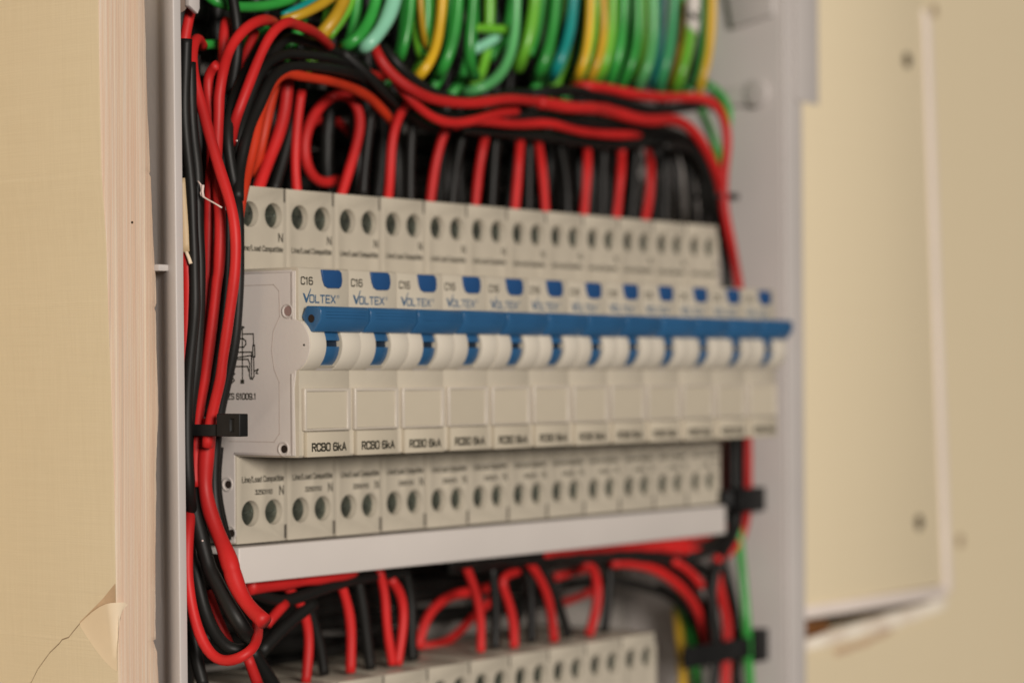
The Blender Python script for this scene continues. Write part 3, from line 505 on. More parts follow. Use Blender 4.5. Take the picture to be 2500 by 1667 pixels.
('red',1.3,'straight red wire entering the eighth breaker from the left','wires dropping into the top of the breakers',[(159.7,10,107.7),(164.3,13,102.2),(163.5,13,95.2),(162,13,86.3)]),
('red',1.3,'straight red wire entering the ninth breaker from the left','wires dropping into the top of the breakers',[(177.7,10,108.1),(182.2,13,103.4),(180.9,13,96.2),(178.9,13,86.2)]),
('red',1.3,'kinked red wire entering the tenth breaker from the left','wires dropping into the top of the breakers',[(192.4,10,108.7),(197.7,13,104.4),(198.1,13,98.2),(196.8,13,93.3),(194.1,13,85.9)]),
('black',1.35,'black wire between the eighth and ninth breaker reds','wires dropping into the top of the breakers',[(172.9,13,108.9),(172.4,13,100.4),(171.5,13,86.3)]),
('black',1.35,'black wire between the ninth and tenth breaker reds','wires dropping into the top of the breakers',[(190.5,13,109.2),(189.1,13,101.5),(186.9,13,86.5)]),
('black',1.35,'straight black wire just right of the last red drop','wires dropping into the top of the breakers',[(206.1,13,110.3),(206.5,13,102.6),(205.4,13,86.5)]),
('black',1.5,'second black wire from the last red drop, curving off the right corner','wires dropping into the top of the breakers',[(186.9,10,110.7),(203.3,10,111.6),(208.6,10,106.9),(206.7,10,100),(208,10,92.8),(214.5,14,85.4)]),
('black',1.5,'third black wire from the last red drop, curving off the right corner','wires dropping into the top of the breakers',[(189.9,8,110.2),(206.4,8,111.1),(211.7,8,106),(212.6,8,100.2),(213.8,8,93),(223.5,14,85.9)]),
('black',1.5,'fourth black wire from the last red drop, curving off the right corner','wires dropping into the top of the breakers',[(189.7,5,109.4),(206.2,5,110.2),(211.5,5,104.9),(214.2,5,100.2),(215.5,5,92.9),(230,14,86.1)]),
('black',1.5,'fifth black wire from the last red drop, curving off the right corner','wires dropping into the top of the breakers',[(188.5,2,108.6),(205.1,2,109.2),(210.4,2,103.7),(214.9,2,100.1),(216.2,2,92.8),(235.6,14,86.4)]),
('green',1.4,'dark green wire deep behind the last black drops','wires dropping into the top of the breakers',[(243.2,34,116.3),(243.5,34,106.1),(244.3,34,95.8),(244.3,34,89.2)]),
('red',1.45,'bright red wire sweeping across from the green loops to the right corner','wires run across above the breakers',[(62.7,10,126.9),(57.2,4,123.8),(58.8,4,120.5),(62.5,4,118.2),(65,0,114.7),(73.1,0,112.9),(82.8,0,112.5),(86.4,-1,112.3),(94.9,-1,113.5),(107.2,-1,115.6),(119.9,-1,115.9),(127.3,-1,116.1),(126.7,-1,115.6)]),
('red',1.75,'red wire with a thick bright bend at the middle of the run','wires run across above the breakers',[(120.8,-1,115.8),(126.1,-2,115.7),(134.4,-2,115.3),(143.6,-2,116.1),(155.9,0,116.6),(166.4,0,115.7),(178,-0,115.2),(189,0,116.8),(196.8,0,116.7),(203.8,0,113.2),(210,0,108.9),(214.5,0,103.3),(220.5,2,98),(222.5,2,90.7)]),
('red',1.3,'red wire sagging below the sweeping one above the fourth breaker','wires run across above the breakers',[(66,5,117),(66.9,2,112.7),(72,2,109.9),(79.9,2,107.6),(88,2,107.4),(96.9,2,109.2),(106.6,3,111.8),(116,3,113.2)]),
('red',1.3,'thin red wire waving along the underside of the run','wires run across above the breakers',[(89.1,4,107.2),(94.7,3,109.3),(104.5,3,109.3),(114.4,3,109.2),(121.7,3,110),(129.2,3,111.2),(144.4,3,110),(156.2,3,109.9),(167.5,3,110.5),(182.5,7,112)]),
('red',1.5,'red wire along the top of the run and round the right corner','wires run across above the breakers',[(150,8,123.3),(145.6,1,123),(157.4,1,123.2),(169.6,1,122.7),(182.1,1,122.9),(199.3,1,124.3),(210,1,125.1),(217.2,1,123.8),(222.2,1,119.6),(224,1,113.8),(222.7,1,107.9),(220.2,1,101.8),(220.1,1,95.9),(218.9,-0,91.4),(221.1,0,85.7),(223.8,0,80),(226.9,0,69.8),(229.7,0,57),(228,0,41.6),(226.4,0,28.8)]),
('black',1.4,'black wire above the bright sweeping red one','wires run across above the breakers',[(66.9,10,126.6),(66.1,5,121.9),(73.8,5,117.7),(85.7,5,114.6),(97.3,5,114.4),(107.9,5,115.7),(107.3,3,116.8),(121.8,3,118.6)]),
('black',1.6,'black wire dipping between the upper two reds at right','wires run across above the breakers',[(122.2,6,118.4),(127.9,2,119.5),(141.6,2,121.2),(154.8,2,120.8),(171,2,119.4),(183.5,2,118.8),(196.5,2,120.9),(206.2,2,122.2),(214.7,4,125)]),
('black',1.5,'thick black wire along the bottom edge of the run','wires run across above the breakers',[(97.6,8,107.3),(106.7,8,107.6),(121.1,8,107.8),(136,8,108.1),(147.5,8,108.1),(159.3,8,107.8),(183.9,8,109.6),(201.2,8,111.4)]),
('black',1.5,'black wire between the thick red bend and the thin waving red','wires run across above the breakers',[(110.8,4,111.3),(123.1,4,112.4),(138.1,4,112.9),(145.8,4,112.9),(157.6,4,113.4),(171.2,5,113.8),(188,5,113.7),(201,5,113.8),(210.7,5,110.7),(222.6,8,104.3),(227.1,8,98.7)]),
('black',1.5,'black wire hugging the right corner under the red bend','wires run across above the breakers',[(159.3,8,110.3),(179.8,8,111.4),(201.2,8,112.6),(212.7,8,111),(219,8,106.5),(224.4,8,99.5),(227.1,8,93.7),(234.3,12,87.3)]),
('black',1.4,'black wire behind the sagging red one','wires run across above the breakers',[(75,6,111.2),(81.6,6,110.1),(91.7,6,109.7),(102.1,6,110.8),(112.7,6,113.6),(123.7,6,115)]),
('black',1.5,'black wire in the gap left of the sweeping red start','wires run across above the breakers',[(52.3,12,124),(56.2,9,120),(64.4,9,115.5),(70.8,9,112.3),(76,9,109.9),(86.8,13,107.7),(97,13,106.3)]),
('black',1.4,'black wire rising to the left from the run start','wires run across above the breakers',[(53.9,15,120.7),(60.9,13,116.7),(68.5,13,114.1),(73,13,111.6),(75.6,13,108.4)]),
('red',1.2,'short dull red wire crossing behind the run start','wires run across above the breakers',[(64.4,16,121),(68.2,16,119.7),(72.1,16,119.2),(75.3,16,120)]),
('green',1.3,'green wire showing through the triangle at the right corner','wires run across above the breakers',[(221.8,12,126.2),(227.2,12,121.7),(231.8,12,115.6),(235.9,12,109.9),(238.2,12,104.5)]),
('green',1.3,'dark green wire end tucked behind the right corner red','wires run across above the breakers',[(226,10,131.4),(231.6,10,131),(235.8,10,128.3),(240,10,121.7),(239.9,10,114.6)]),
('black',1.35,'black wire nearest the enclosure rim in the left bundle','wires bundled down the left side',[(-17,-0.7,118.6),(-17,-0.4,113.1),(-17,-0.1,107.7),(-17,0.2,103.2),(-17,-0.1,97.7),(-17,-0.4,94),(-17,-1.3,90.3),(-17,-2,85.7),(-17,-3,81.1),(-17,-1.8,77.6),(-17,-2.8,73),(-17,-3,67.5),(-17,-3,60.8),(-17,-3.2,60.1),(-17,-3,52.8),(-17,-1.7,45.6),(-17,-0.6,37),(-17,-0.5,34.5),(-17,-0.4,23.6),(-17,-0.6,18),(-17,-1,12.5),(-13,2,8.3),(-9,4.9,4.6)]),
('black',1.35,'second black wire from the rim in the left bundle','wires bundled down the left side',[(-15,0.1,113.4),(-15,-0.1,103.4),(-15,-0.4,97.8),(-15,-1.4,92.3),(-15,-2.6,85.8),(-15,-2.1,80.4),(-15,-2.3,74.9),(-15,-2.8,67.6),(-15,-3.2,60.9),(-15,-3,60.2),(-15,-2.6,52.9),(-15,-2,47.4),(-15,-0.7,37),(-15,0.1,34.5),(-15,1.2,27.2),(-15,1.3,21.7),(-15,1,15.3),(-10,4.9,9.3),(-10,3.9,2.9)]),
('black',1.3,'black wire showing behind the crossing red near the top left','wires bundled down the left side',[(-6,7.1,116.7),(-6,7.7,104.7),(-6,6.4,99),(-6,5.1,93.3),(-6,4.7,87.7),(-6,4.9,83.1),(-6,4.9,73.8),(-6,5,68.2),(-6,2.1,64.2),(-6,2.4,56.8)]),
('black',1.2,'thin black wire between the second and third red of the bundle','wires bundled down the left side',[(-8,-5.2,78.8),(-8,-5.2,71.4),(-8,-4.9,65.9),(-8,-4.9,65.8),(-8,-4.2,58.5),(-8,-3.1,51.1),(-8,-1.5,43.8),(-8,0.3,37),(-8,1.6,36.3),(-8,2.9,30.7)]),
('black',1.4,'straight black wire standing up from the top of the left bundle','wires bundled down the left side',[(8.1,10,137.9),(10.1,10,132.1),(10.5,10,131.6),(11.1,10,127.4),(12.5,10,122.7),(11.6,10,117.8),(10.2,10,113.8),(9.1,10,108.9)]),
('red',1.3,'red wire standing behind the arch at the top left','wires bundled down the left side',[(13.8,16,127.9),(10.6,14,126.2),(10.6,14,122.9),(10.3,14,119),(10.6,14,115.2),(9.4,14,109.3)]),
('red',1.3,'dull red wire slanting down between the arch and bent wire','wires bundled down the left side',[(22.1,14,126.1),(20.4,14,123.6),(19,14,120.9),(17.8,14,117.4),(16.7,14,113.8)]),
('red',1.3,'dark red wire beside the rim at the very top left','wires bundled down the left side',[(-8.2,6,128.5),(-9.7,6,125.6),(-10.5,6,123.1),(-10.8,6,120.8),(-11.1,6,118)]),
('red',1.5,'red wire emerging from the cream sheath beside the rim','wires bundled down the left side',[(-17,-0.3,68.9),(-17,-0.5,66.7),(-17,-0.7,63.9),(-17,-0.9,65.6),(-17,-1.1,60.2),(-17,-0.8,54.7),(-17,-0.4,49.2),(-17,0.1,43.8),(-17,0.4,37)]),
('green',1.3,'green wire glimpsed behind the arch at top left','wires bundled down the left side',[(2,20,121.3),(7.1,20,121.3),(13.5,20,122.4),(19.7,20,123.2),(26.8,20,124),(31.1,20,126.6),(35.5,20,129.5)]),
('black',1.8,'thick black wire beside the bulging red one at lower left','wires bundled down the left side',[(-6,4.1,27.9),(-9,3.2,23.3),(-12,3.9,18.1),(-12,3.9,14),(-12,2.4,8.6),(-12,0.2,3.1),(-12,-1.6,-2.3),(-12,-3.4,-7.7),(-12,-2.9,-3.8),(-12,-4.6,-7.6),(-12,-7.4,-11.8),(-12,-10.6,-15.2),(-12,-13.3,-18.3),(-6,-9.6,-20.9)]),
('black',1.6,'black wire curling under at the foot of the left bundle','wires bundled down the left side',[(-10,7,4.6),(-10,6,-0.9),(-10,5.2,-6.4),(-10,3.4,-3.3),(-10,3.2,-8.8),(-10,1.4,-14.2),(-10,-0.3,-18.7),(-10,-2.1,-21.6),(-10,-4.9,-23.8),(-10,-8.9,-24.4),(-5,-7.9,-23.9)]),
('red',1.3,'red wire looping round the foot of the left bundle','wires bundled down the left side',[(-4,7.7,15.1),(-9,4.6,11.5),(-14,1.9,7.6),(-17,-0.4,3.4),(-17,-0.4,-0.2),(-17,-0.6,-9.3),(-17,-0.8,-7.2),(-17,-1.6,-13.5),(-17,-3.1,-18),(-17,-4.9,-22),(-17,-6.9,-24.6),(-15,-7.4,-26.8),(-15,-10.2,-26.7),(-15,-13.6,-25.3),(-15,-17.3,-23.8),(-12,-17.5,-23),(-9,-15.4,-21.7),(-5,-11.4,-19.4),(-2,-8.5,-18)]),
('red',1.3,'short red wire between the two black ones at the bundle foot','wires bundled down the left side',[(-6,4,-11),(-6,3,-13.9),(-6,1.5,-16.4),(-6,-0.8,-19.4),(-6,-2.3,-21.7),(-3,-0.2,-23.6)]),
('black',1.5,'black wire running down below the bundle foot','wires bundled down the left side',[(-10,6.2,0.9),(-10,5.3,-11.4),(-10,5,-12.6),(-10,4.5,-19.9),(-10,3.8,-26.4),(-10,1.3,-32.6)]),
('red',1.3,'red wire leaving the frame below the looping red one','wires dropping to the lower breaker row',[(1.5,-2,-26.7),(2.6,-2,-28.8),(4,-2,-31.5),(5.2,-2,-34)]),
('black',1.7,'thick black wire leaving the frame at the foot of the bundle','wires dropping to the lower breaker row',[(4.8,0,-25.2),(6.8,0,-28),(9.7,0,-31.2),(12.9,0,-35)]),
('red',1.3,'dark red stub showing behind the bulging red wire end','wires dropping to the lower breaker row',[(15.7,5,-20.7),(18.1,5,-18.4),(20.2,5,-16.8),(22.6,5,-16)]),
('black',1.6,'black wire rising steeply from the bundle foot to the right','wires dropping to the lower breaker row',[(16.8,8,-27.8),(20.4,8,-24.7),(25.8,8,-22.1),(31.1,8,-19.3),(36.4,8,-17.2)]),
('black',1.6,'black wire sagging in a wide curve under the white tray','wires dropping to the lower breaker row',[(10,6,-11.4),(13.8,6,-13.3),(18.3,6,-15.1),(23.7,6,-15.7),(28.9,6,-15.1),(35.1,6,-13.9),(41.4,6,-12.9),(54,10,-12.7),(64,10,-12.1),(74.1,10,-12.1)]),
('black',1.5,'dim black wire crossing low behind the first lower reds','wires dropping to the lower breaker row',[(61.9,30,-33.5),(68.6,30,-33.7),(75.4,30,-32.8),(82.3,30,-29.8),(89.3,30,-28.2)]),
('red',2.0,'dark red wire tucked along the underside of the tray at left','wires dropping to the lower breaker row',[(9,5,-10.9),(14.3,5,-11),(20.2,5,-11),(29.3,5,-10.7),(38.7,5,-10.3),(48.2,5,-9.5)]),
('red',1.3,'first red wire dropping to the lower row, passing under a black one','wires dropping to the lower breaker row',[(27,9,-12.2),(29.4,9,-13.6),(32.2,9,-15.7),(34.4,9,-18.3),(35.7,9,-22.4),(35.9,9,-27.6),(35,9,-32.8),(34.4,9,-37.1)]),
('black',1.35,'first black wire dropping to the lower row','wires dropping to the lower breaker row',[(36.6,11,-16.5),(38.8,11,-20.1),(40.9,11,-24),(42.5,11,-29.4),(43.7,11,-36.1)]),
('red',1.3,'second red wire dropping to the lower row','wires dropping to the lower breaker row',[(47.7,9,-12.6),(49.3,9,-15.5),(51.2,9,-20.5),(52,9,-25.9),(51.8,9,-31.2),(51.5,9,-36.3)]),
('black',1.5,'second black wire dropping to the lower row','wires dropping to the lower breaker row',[(58,12,-12.6),(59.6,12,-18.1),(60.9,12,-24.7),(61.8,12,-30.2),(63.1,12,-36.6)]),
('red',1.3,'third red wire dropping to the lower row, left arm of the narrow loop','wires dropping to the lower breaker row',[(62.8,9,-10.2),(65.1,9,-12.6),(65.9,9,-16.3),(65.7,9,-22.8),(66.9,9,-29.4),(68.5,9,-35.8)]),
('red',1.3,'fourth red wire dropping to the lower row, right arm of the narrow loop','wires dropping to the lower breaker row',[(68.7,10,-13.3),(71.7,10,-15),(74.4,10,-18.1),(75.1,10,-22.5),(74,10,-27.5),(72.5,10,-32.4),(71.7,10,-36.4)]),
('black',1.35,'third black wire dropping to the lower row beside the narrow loop','wires dropping to the lower breaker row',[(75.9,12,-9.5),(78.3,12,-13),(80,12,-17.5),(80.2,12,-25.2),(79.8,12,-30.7),(80.4,12,-36.1)]),
('black',1.8,'thick black wire meeting the lower row right of the narrow loop','wires dropping to the lower breaker row',[(82.4,20,-14.7),(85.8,20,-23.9),(87.9,20,-30.8),(90.7,20,-37.6)]),
('red',1.4,'dull red wire arching from the lower row up to the right','wires dropping to the lower breaker row',[(99.9,26,-35.7),(100.2,26,-31.2),(102.8,26,-27.5),(108.4,26,-23.8),(115.1,26,-21.7),(124.2,26,-21.9),(132,26,-21.3),(139.9,26,-20.2)]),
('red',1.3,'red wire curving under the dull arching one','wires dropping to the lower breaker row',[(111.5,34,-36.8),(119,34,-37.5),(128.5,34,-34.1),(134.4,34,-30.5),(141.5,34,-27.3),(146.4,34,-24.7)]),
('red',1.3,'fifth red wire dropping to the lower row','wires dropping to the lower breaker row',[(98.1,9,-9.9),(100.7,9,-13.2),(103.6,9,-18),(106,9,-23.1),(106.5,9,-29.5),(106.2,9,-36.1)]),
('black',1.35,'fourth black wire dropping to the lower row','wires dropping to the lower breaker row',[(115.4,12,-13.2),(116.8,12,-20.2),(117.5,12,-27.2),(116.5,12,-36.4)]),
('red',1.3,'sixth red wire dropping to the lower row, kinked sharply at its top','wires dropping to the lower breaker row',[(127.3,12,-15.6),(118.8,10,-15.9),(115,10,-16.3),(118,10,-19.7),(121.1,10,-23.9),(123,10,-28.7),(122.9,10,-36.4)]),
('black',1.35,'fifth black wire dropping to the lower row','wires dropping to the lower breaker row',[(129.7,12,-11.8),(132.8,12,-16.7),(134.3,12,-23.9),(133.9,12,-29.7),(133.6,12,-36.3)]),
('black',1.3,'slanting black wire crossing behind the fifth black drop','wires dropping to the lower breaker row',[(145.6,28,-36.5),(149.3,28,-31.4),(153.8,28,-25),(157.2,28,-19.1)]),
('red',1.35,'seventh red wire dropping to the lower row','wires dropping to the lower breaker row',[(127.2,9,-11.7),(132.3,9,-15.6),(136.2,9,-20.3),(139,9,-26.4),(140.3,9,-33.7),(140.7,9,-36.3)]),
('black',1.35,'sixth black wire dropping to the lower row','wires dropping to the lower breaker row',[(136.9,12,-12.9),(140.8,12,-17.2),(145.6,12,-23.5),(148.9,12,-29.8),(151.7,12,-36)]),
('red',1.5,'eighth red wire dropping to the lower row, bowed to the right','wires dropping to the lower breaker row',[(157,10,-14.9),(162,10,-15.2),(163.7,10,-18.7),(164.9,10,-23.2),(163.6,10,-28.4),(161,10,-33.1),(159.3,10,-36.3)]),
('black',1.5,'seventh black wire dropping to the lower row beside the bowed red','wires dropping to the lower breaker row',[(173,12,-14.8),(172.9,12,-23.1),(171.6,12,-30.4),(170,12,-36.4)]),
('red',1.3,'short red wire crossing level behind the bowed red drop','wires dropping to the lower breaker row',[(159,22,-19.9),(166.6,22,-19.1),(175.2,22,-18.4),(179.5,22,-17.6)]),
('red',1.3,'second level red wire crossing behind the bowed red drop','wires dropping to the lower breaker row',[(174.6,30,-28.9),(182.4,30,-28),(190.8,30,-26.3)]),
('black',1.5,'black wire crossing level between the two short reds','wires dropping to the lower breaker row',[(163.7,26,-23.6),(172.1,26,-23),(183,26,-23.3),(191.8,26,-23.4)]),
('red',2.0,'dark red wire under the right half of the tray','wires run down the right side',[(130.7,6,-9.8),(149.8,6,-10),(169.8,6,-10.5),(190.8,6,-11.8),(203.8,6,-13.5),(212.7,6,-15.5)]),
('red',1.8,'orange tinged red wire under the tray end','wires run down the right side',[(172.5,5,-9.3),(189.3,5,-10.2),(202.3,5,-10.5),(215.7,5,-9.8),(224.8,5,-7.4)]),
('black',1.9,'black wire running level below the tray to the right tie','wires run down the right side',[(89.3,7,-10.5),(106.6,7,-10.5),(128.3,7,-11.4),(151.2,7,-12.7),(175.4,7,-13.5),(192.2,7,-15.5),(205.3,7,-18),(218.7,7,-21.3),(227.8,7,-25.4)]),
('black',1.9,'second black wire running level just under the first','wires run down the right side',[(95.6,12,-12.4),(113.1,12,-12.6),(131.3,12,-13.4),(150.4,12,-14.2),(170.3,12,-14.5),(182.7,12,-14.8)]),
('red',1.5,'red wire arching down right from beneath the tray','wires run down the right side',[(170.1,9,-15.8),(180,9,-16.4),(188.4,9,-17.9),(199.5,9,-21.8),(210,9,-27.6),(216.3,9,-32.9),(219.8,9,-38.6),(222.5,9,-45.2)]),
('black',1.5,'black wire arching just above the red arch at lower right','wires run down the right side',[(174.2,9,-14.2),(189.3,9,-15.4),(202.2,9,-19.3),(212.7,9,-24.9),(219.9,9,-31.7),(224.4,9,-39),(227,9,-48.1)]),
('black',1.4,'thin black wire arching under the red arch at lower right','wires run down the right side',[(181.4,18,-21.6),(191.4,18,-23.8),(204.3,18,-26.4),(217.6,18,-30.6),(226.6,18,-36.2),(231.1,18,-43.1),(233.8,18,-50.3)]),
('black',1.7,'thick black wire arching beside the thin one','wires run down the right side',[(211.7,20,-26.8),(223.3,20,-31.6),(231.5,20,-38.2),(237,20,-45.7),(240.6,20,-53.6),(241.5,20,-61.3)]),
('red',1.3,'short red piece showing between the black arches','wires run down the right side',[(197,5,-16.9),(202.2,5,-18.6),(206.6,5,-20.9),(210.1,5,-23),(212.8,5,-25.6)]),
('black',1.7,'black wire dropping at the right end of the breakers, left of two','wires run down the right side',[(231.7,5,24),(231.6,5,15),(231.7,5,3.7),(232.3,5,-3.3),(230.4,5,-8.7),(224.8,5,-12.8),(213.8,5,-15.5),(204.9,5,-15.9)]),
('black',1.7,'black wire dropping at the right end of the breakers, right of two','wires run down the right side',[(232.2,3,24),(232.3,3,15),(232.2,3,3.7),(232.8,3,-3.3),(230.9,3,-8.6),(225.3,3,-13.7),(218.8,3,-17.7),(216,3,-23.4),(215.9,3,-33.1),(217.6,3,-44.4)]),
('red',1.2,'dark red wire glimpsed left of the two black drops','wires run down the right side',[(239.7,12,22.7),(239.6,12,14.7),(239.2,12,3.2),(240.8,12,-5.4),(240.7,12,-8.4)]),
('red',1.45,'red wire dropping past the right end and sweeping in under the tray','wires run down the right side',[(230.9,-1,23),(231.1,-1,15.1),(230.7,-1,5.3),(232.7,0,-0.7),(231.9,0,-5.6),(234.2,3,-10.8),(229,3,-14.9),(221.5,3,-17.4),(217.9,3,-18.1)]),
('red',1.6,'red wire running down to the lowest tie and below it','wires run down the right side',[(222.6,6,-18.6),(223,6,-24),(226.2,6,-30.6),(229.3,6,-38.2),(229.7,6,-45.2),(228.2,6,-50),(227.6,6,-61.2)]),
('black',1.6,'black wire down the right side of the lowest tie','wires run down the right side',[(229.5,8,-19.6),(234.1,8,-27.3),(237.7,8,-37.6),(239.5,8,-46.7),(239.4,8,-52.7),(238.3,8,-62.6)]),
('black',1.6,'black wire left of the red one at the lowest tie','wires run down the right side',[(223.7,9,-21.7),(223.6,9,-29.1),(226.7,9,-39.2),(228.9,9,-46.3),(227,9,-51.5),(225,9,-61.2)]),
('green',1.5,'green wire nearest the right enclosure wall','wires run down the right side',[(230.9,3,-7.6),(231.2,2,-18.5),(232.4,2,-24.5),(230.6,0,-34.1),(231.7,0,-46.5),(232.2,0,-52.9),(233.4,0,-61.4)]),
('green',1.7,'green wire left of the black ones at the lowest tie','wires run down the right side',[(220.6,20,-29.4),(226.9,20,-37.4),(229.6,20,-45.1),(232.3,20,-52.8),(234.9,20,-63.1)]),
('gold',1.4,'dull yellow wire beside the lower breaker row end','wires run down the right side',[(224.6,22,-33.8),(225.9,22,-39.9),(226.7,22,-47.4),(228,22,-55),(227.9,22,-62.5)]),
('green',1.4,'dark green earth wire sweeping level at the top left corner','earth wires looped across the top',[(11.3,20,134.4),(9.4,16,132),(12.7,16,131.2),(19.7,16,131.8),(28.3,16,133.1),(34.2,16,134.6),(38.6,16,136.5)]),
('gold',1.35,'dull gold earth wire slanting up from the bent red wire','earth wires looped across the top',[(29.8,12,129.3),(30.1,8,129.8),(34.5,8,131.5),(39.8,8,134.1),(45,8,136.7),(48.7,8,139.8)]),
('teal',1.0,'thin teal edged wire above the dull gold one','earth wires looped across the top',[(32,14,131),(33.3,12,132.1),(39,12,134.6),(44.1,12,137.2)]),
('gold',1.7,'bright gold earth wire curving up left of the lime one','earth wires looped across the top',[(42.8,12,125.8),(41,8,127.2),(44.3,8,130),(47.4,8,133.4),(49.6,8,136.7),(50.8,8,139.3),(51.1,8,145)]),
('lime',1.1,'lime wire edging the right of the bright gold one','earth wires looped across the top',[(47.6,12,127.1),(49.7,10,130.4),(52.8,10,133.8),(55,10,137.1),(55.9,10,140.1),(55.9,10,145.8)]),
('green',1.6,'green earth wire left of the pale turquoise one','earth wires looped across the top',[(55.8,14,125.9),(51,8,125.3),(54.1,8,127.1),(57.3,8,129.6),(60.1,8,133.2),(62,8,137),(62.7,8,139.9),(62.7,8,146.5)]),
('pale',1.85,'pale turquoise earth wire curving up, the lightest of the loops','earth wires looped across the top',[(60,12,125.2),(54,5,124.6),(57.8,5,127.2),(61.9,5,131.1),(64.5,5,135.1),(66.1,5,138.8),(66.8,5,141.6),(66.8,5,146.7)]),
('green',1.35,'green earth wire right of the pale turquoise one','earth wires looped across the top',[(76.1,12,124.3),(71,7,124.9),(73,7,129.4),(74.3,7,134.4),(75,7,139.7),(75.4,7,148.1)]),
('lime',1.3,'lime earth wire behind the thin gold one','earth wires looped across the top',[(87.8,14,126.1),(84,12,127.7),(82.7,12,130.9),(82.7,12,135.8),(83.1,12,141.6),(83.2,12,149.6)]),
('gold',0.9,'thin gold earth wire between two green ones','earth wires looped across the top',[(87.4,12,128),(81.5,8,129.6),(80.3,8,135.2),(79.9,8,140.8),(79.9,8,148.8)]),
('green',1.3,'green earth wire left of the bold yellow one','earth wires looped across the top',[(87.1,14,126.9),(84.2,10,129.2),(85.6,10,133.8),(85.7,10,139.1),(85.5,10,142.3),(85.6,10,149.7)]),
('yellow',1.4,'bold yellow earth wire curving up from the sweeping red one','earth wires looped across the top',[(82,12,119),(76.7,5,120.1),(81,5,123.8),(83.4,5,128.7),(85,5,135.4),(85.8,5,140.8),(86.2,5,149.3)]),
('green',1.6,'green earth wire right of the bold yellow one','earth wires looped across the top',[(92.3,12,121.3),(86.3,5,122.9),(89.3,5,127.4),(91.4,5,133.4),(92.5,5,138.4),(92.9,5,142.7),(92.9,5,150.1)]),
('green',1.6,'green earth wire with a small glint, second right of the yellow','earth wires looped across the top',[(109,12,122.9),(97.6,5,124),(97.1,5,128.2),(97.6,5,133.2),(99.1,5,139.2),(99.6,5,143.5),(99.7,5,151)]),
('grey',1.4,'dim grey green wire deep in the gap of the loops','earth wires looped across the top',[(131.5,22,140.5),(130.4,22,143.3),(129,22,147.7),(128.7,22,154.4)]),
('lime',1.3,'short lime wire crossing level through the gap','earth wires looped across the top',[(108.9,13,136.3),(113.2,13,137.1),(118.6,13,137.2),(124.1,13,137.6),(127.8,13,138)]),
('pale',1.5,'short pale wire curving in the gap below the lime one','earth wires looped across the top',[(111.5,15,130.8),(114.7,15,131.6),(117.9,15,132.6),(120.8,15,134),(123,15,135.8)]),
('sage',1.45,'pale green earth wire swinging in the largest curve to the left','earth wires looped across the top',[(107.2,14,118.5),(104.8,8,118.5),(110.2,8,120.3),(115.2,8,123.2),(118.9,8,126.8),(121.1,8,131),(122.4,8,136.7),(122.8,8,142.2),(122.9,8,146.7),(122.9,8,154.4)]),
('lime',1.9,'thick lime earth wire right of the large pale curve','earth wires looped across the top',[(128.6,12,127.2),(123.6,6,130),(126.2,6,134.7),(127.7,6,139.3),(128.9,6,145),(129.7,6,155.1)]),
('green',1.5,'dark green earth wire behind the thick lime one','earth wires looped across the top',[(133.9,12,131.5),(136.9,12,135.9),(139.2,12,141.1),(140.8,12,147),(141.3,12,157.2)]),
('green',1.6,'green earth wire left of the teal one','earth wires looped across the top',[(138.6,13,125.3),(131.7,6,126.8),(134.8,6,131.1),(137.1,6,137),(138.7,6,142.8),(139.5,6,148.5),(139.6,6,156.4)]),
('teal',1.7,'bold teal earth wire in the middle of the loops','earth wires looped across the top',[(146.2,13,125.8),(138.3,5,127.8),(141.8,5,132.9),(144.6,5,138.8),(146,5,144.7),(146.6,5,149.3),(146.7,5,157.2)]),
('yellow',1.3,'bold yellow earth wire right of the teal one','earth wires looped across the top',[(158,13,126),(149.5,5,127.6),(152.3,5,132.4),(154,5,138.7),(154.6,5,144.5),(154.9,5,150.3),(154.9,5,158.3)]),
('lime',1.1,'lime strip of wire right of that yellow one','earth wires looped across the top',[(159.8,13,126.4),(154.9,7,129.2),(158.1,7,135.9),(159.8,7,143),(160.7,7,151),(160.8,7,159.3)]),
('gold',1.3,'dull gold earth wire second right of the teal one','earth wires looped across the top',[(164.2,13,125.9),(156,5,127.7),(160.1,5,133.7),(162.1,5,139.4),(162,5,145.4),(161,5,150.8),(161.1,5,159.1)]),
('lime',1.5,'lime earth wire right of the dull gold one','earth wires looped across the top',[(166.8,12,126.1),(161.2,5,129.2),(164.1,5,135),(165.8,5,141.2),(166.3,5,148.2),(166,5,159.8)]),
('green',1.7,'broad green earth wire in the right half of the loops','earth wires looped across the top',[(173.3,12,125.7),(167.3,5,130.2),(170.2,5,137),(171.6,5,144.2),(172,5,152.2),(172.1,5,160.6)]),
('green',1.4,'green earth wire right of the broad one','earth wires looped across the top',[(179.9,12,125.9),(175.3,6,129.7),(179.6,6,135.7),(180.9,6,142),(181,6,148.6),(180.7,6,161.8)]),
('lime',1.2,'lime wire peeping behind the green ones at right','earth wires looped across the top',[(189.6,14,128.3),(194.8,14,135.6),(196.6,14,143),(196.3,14,152.6),(196,14,164.7)]),
('sage',1.5,'pale green earth wire left of the dark teal gap','earth wires looped across the top',[(188.3,12,126.2),(182.6,5,129.4),(187,5,136.4),(188.3,5,143.7),(188,5,150.8),(187.2,5,162.6)]),
('teal',1.2,'dark teal wire deep beside the pale green one','earth wires looped across the top',[(200.6,15,128.5),(205,15,135.7),(207.3,15,144.2),(207.4,15,154),(207.5,15,166.3)]),
('sea',1.5,'sea green earth wire left of the white marker sleeve','earth wires looped across the top',[(200.4,12,126.8),(192.9,5,130.8),(196.4,5,138.4),(198.3,5,145.7),(199.2,5,153.1),(199.3,5,164.1)]),
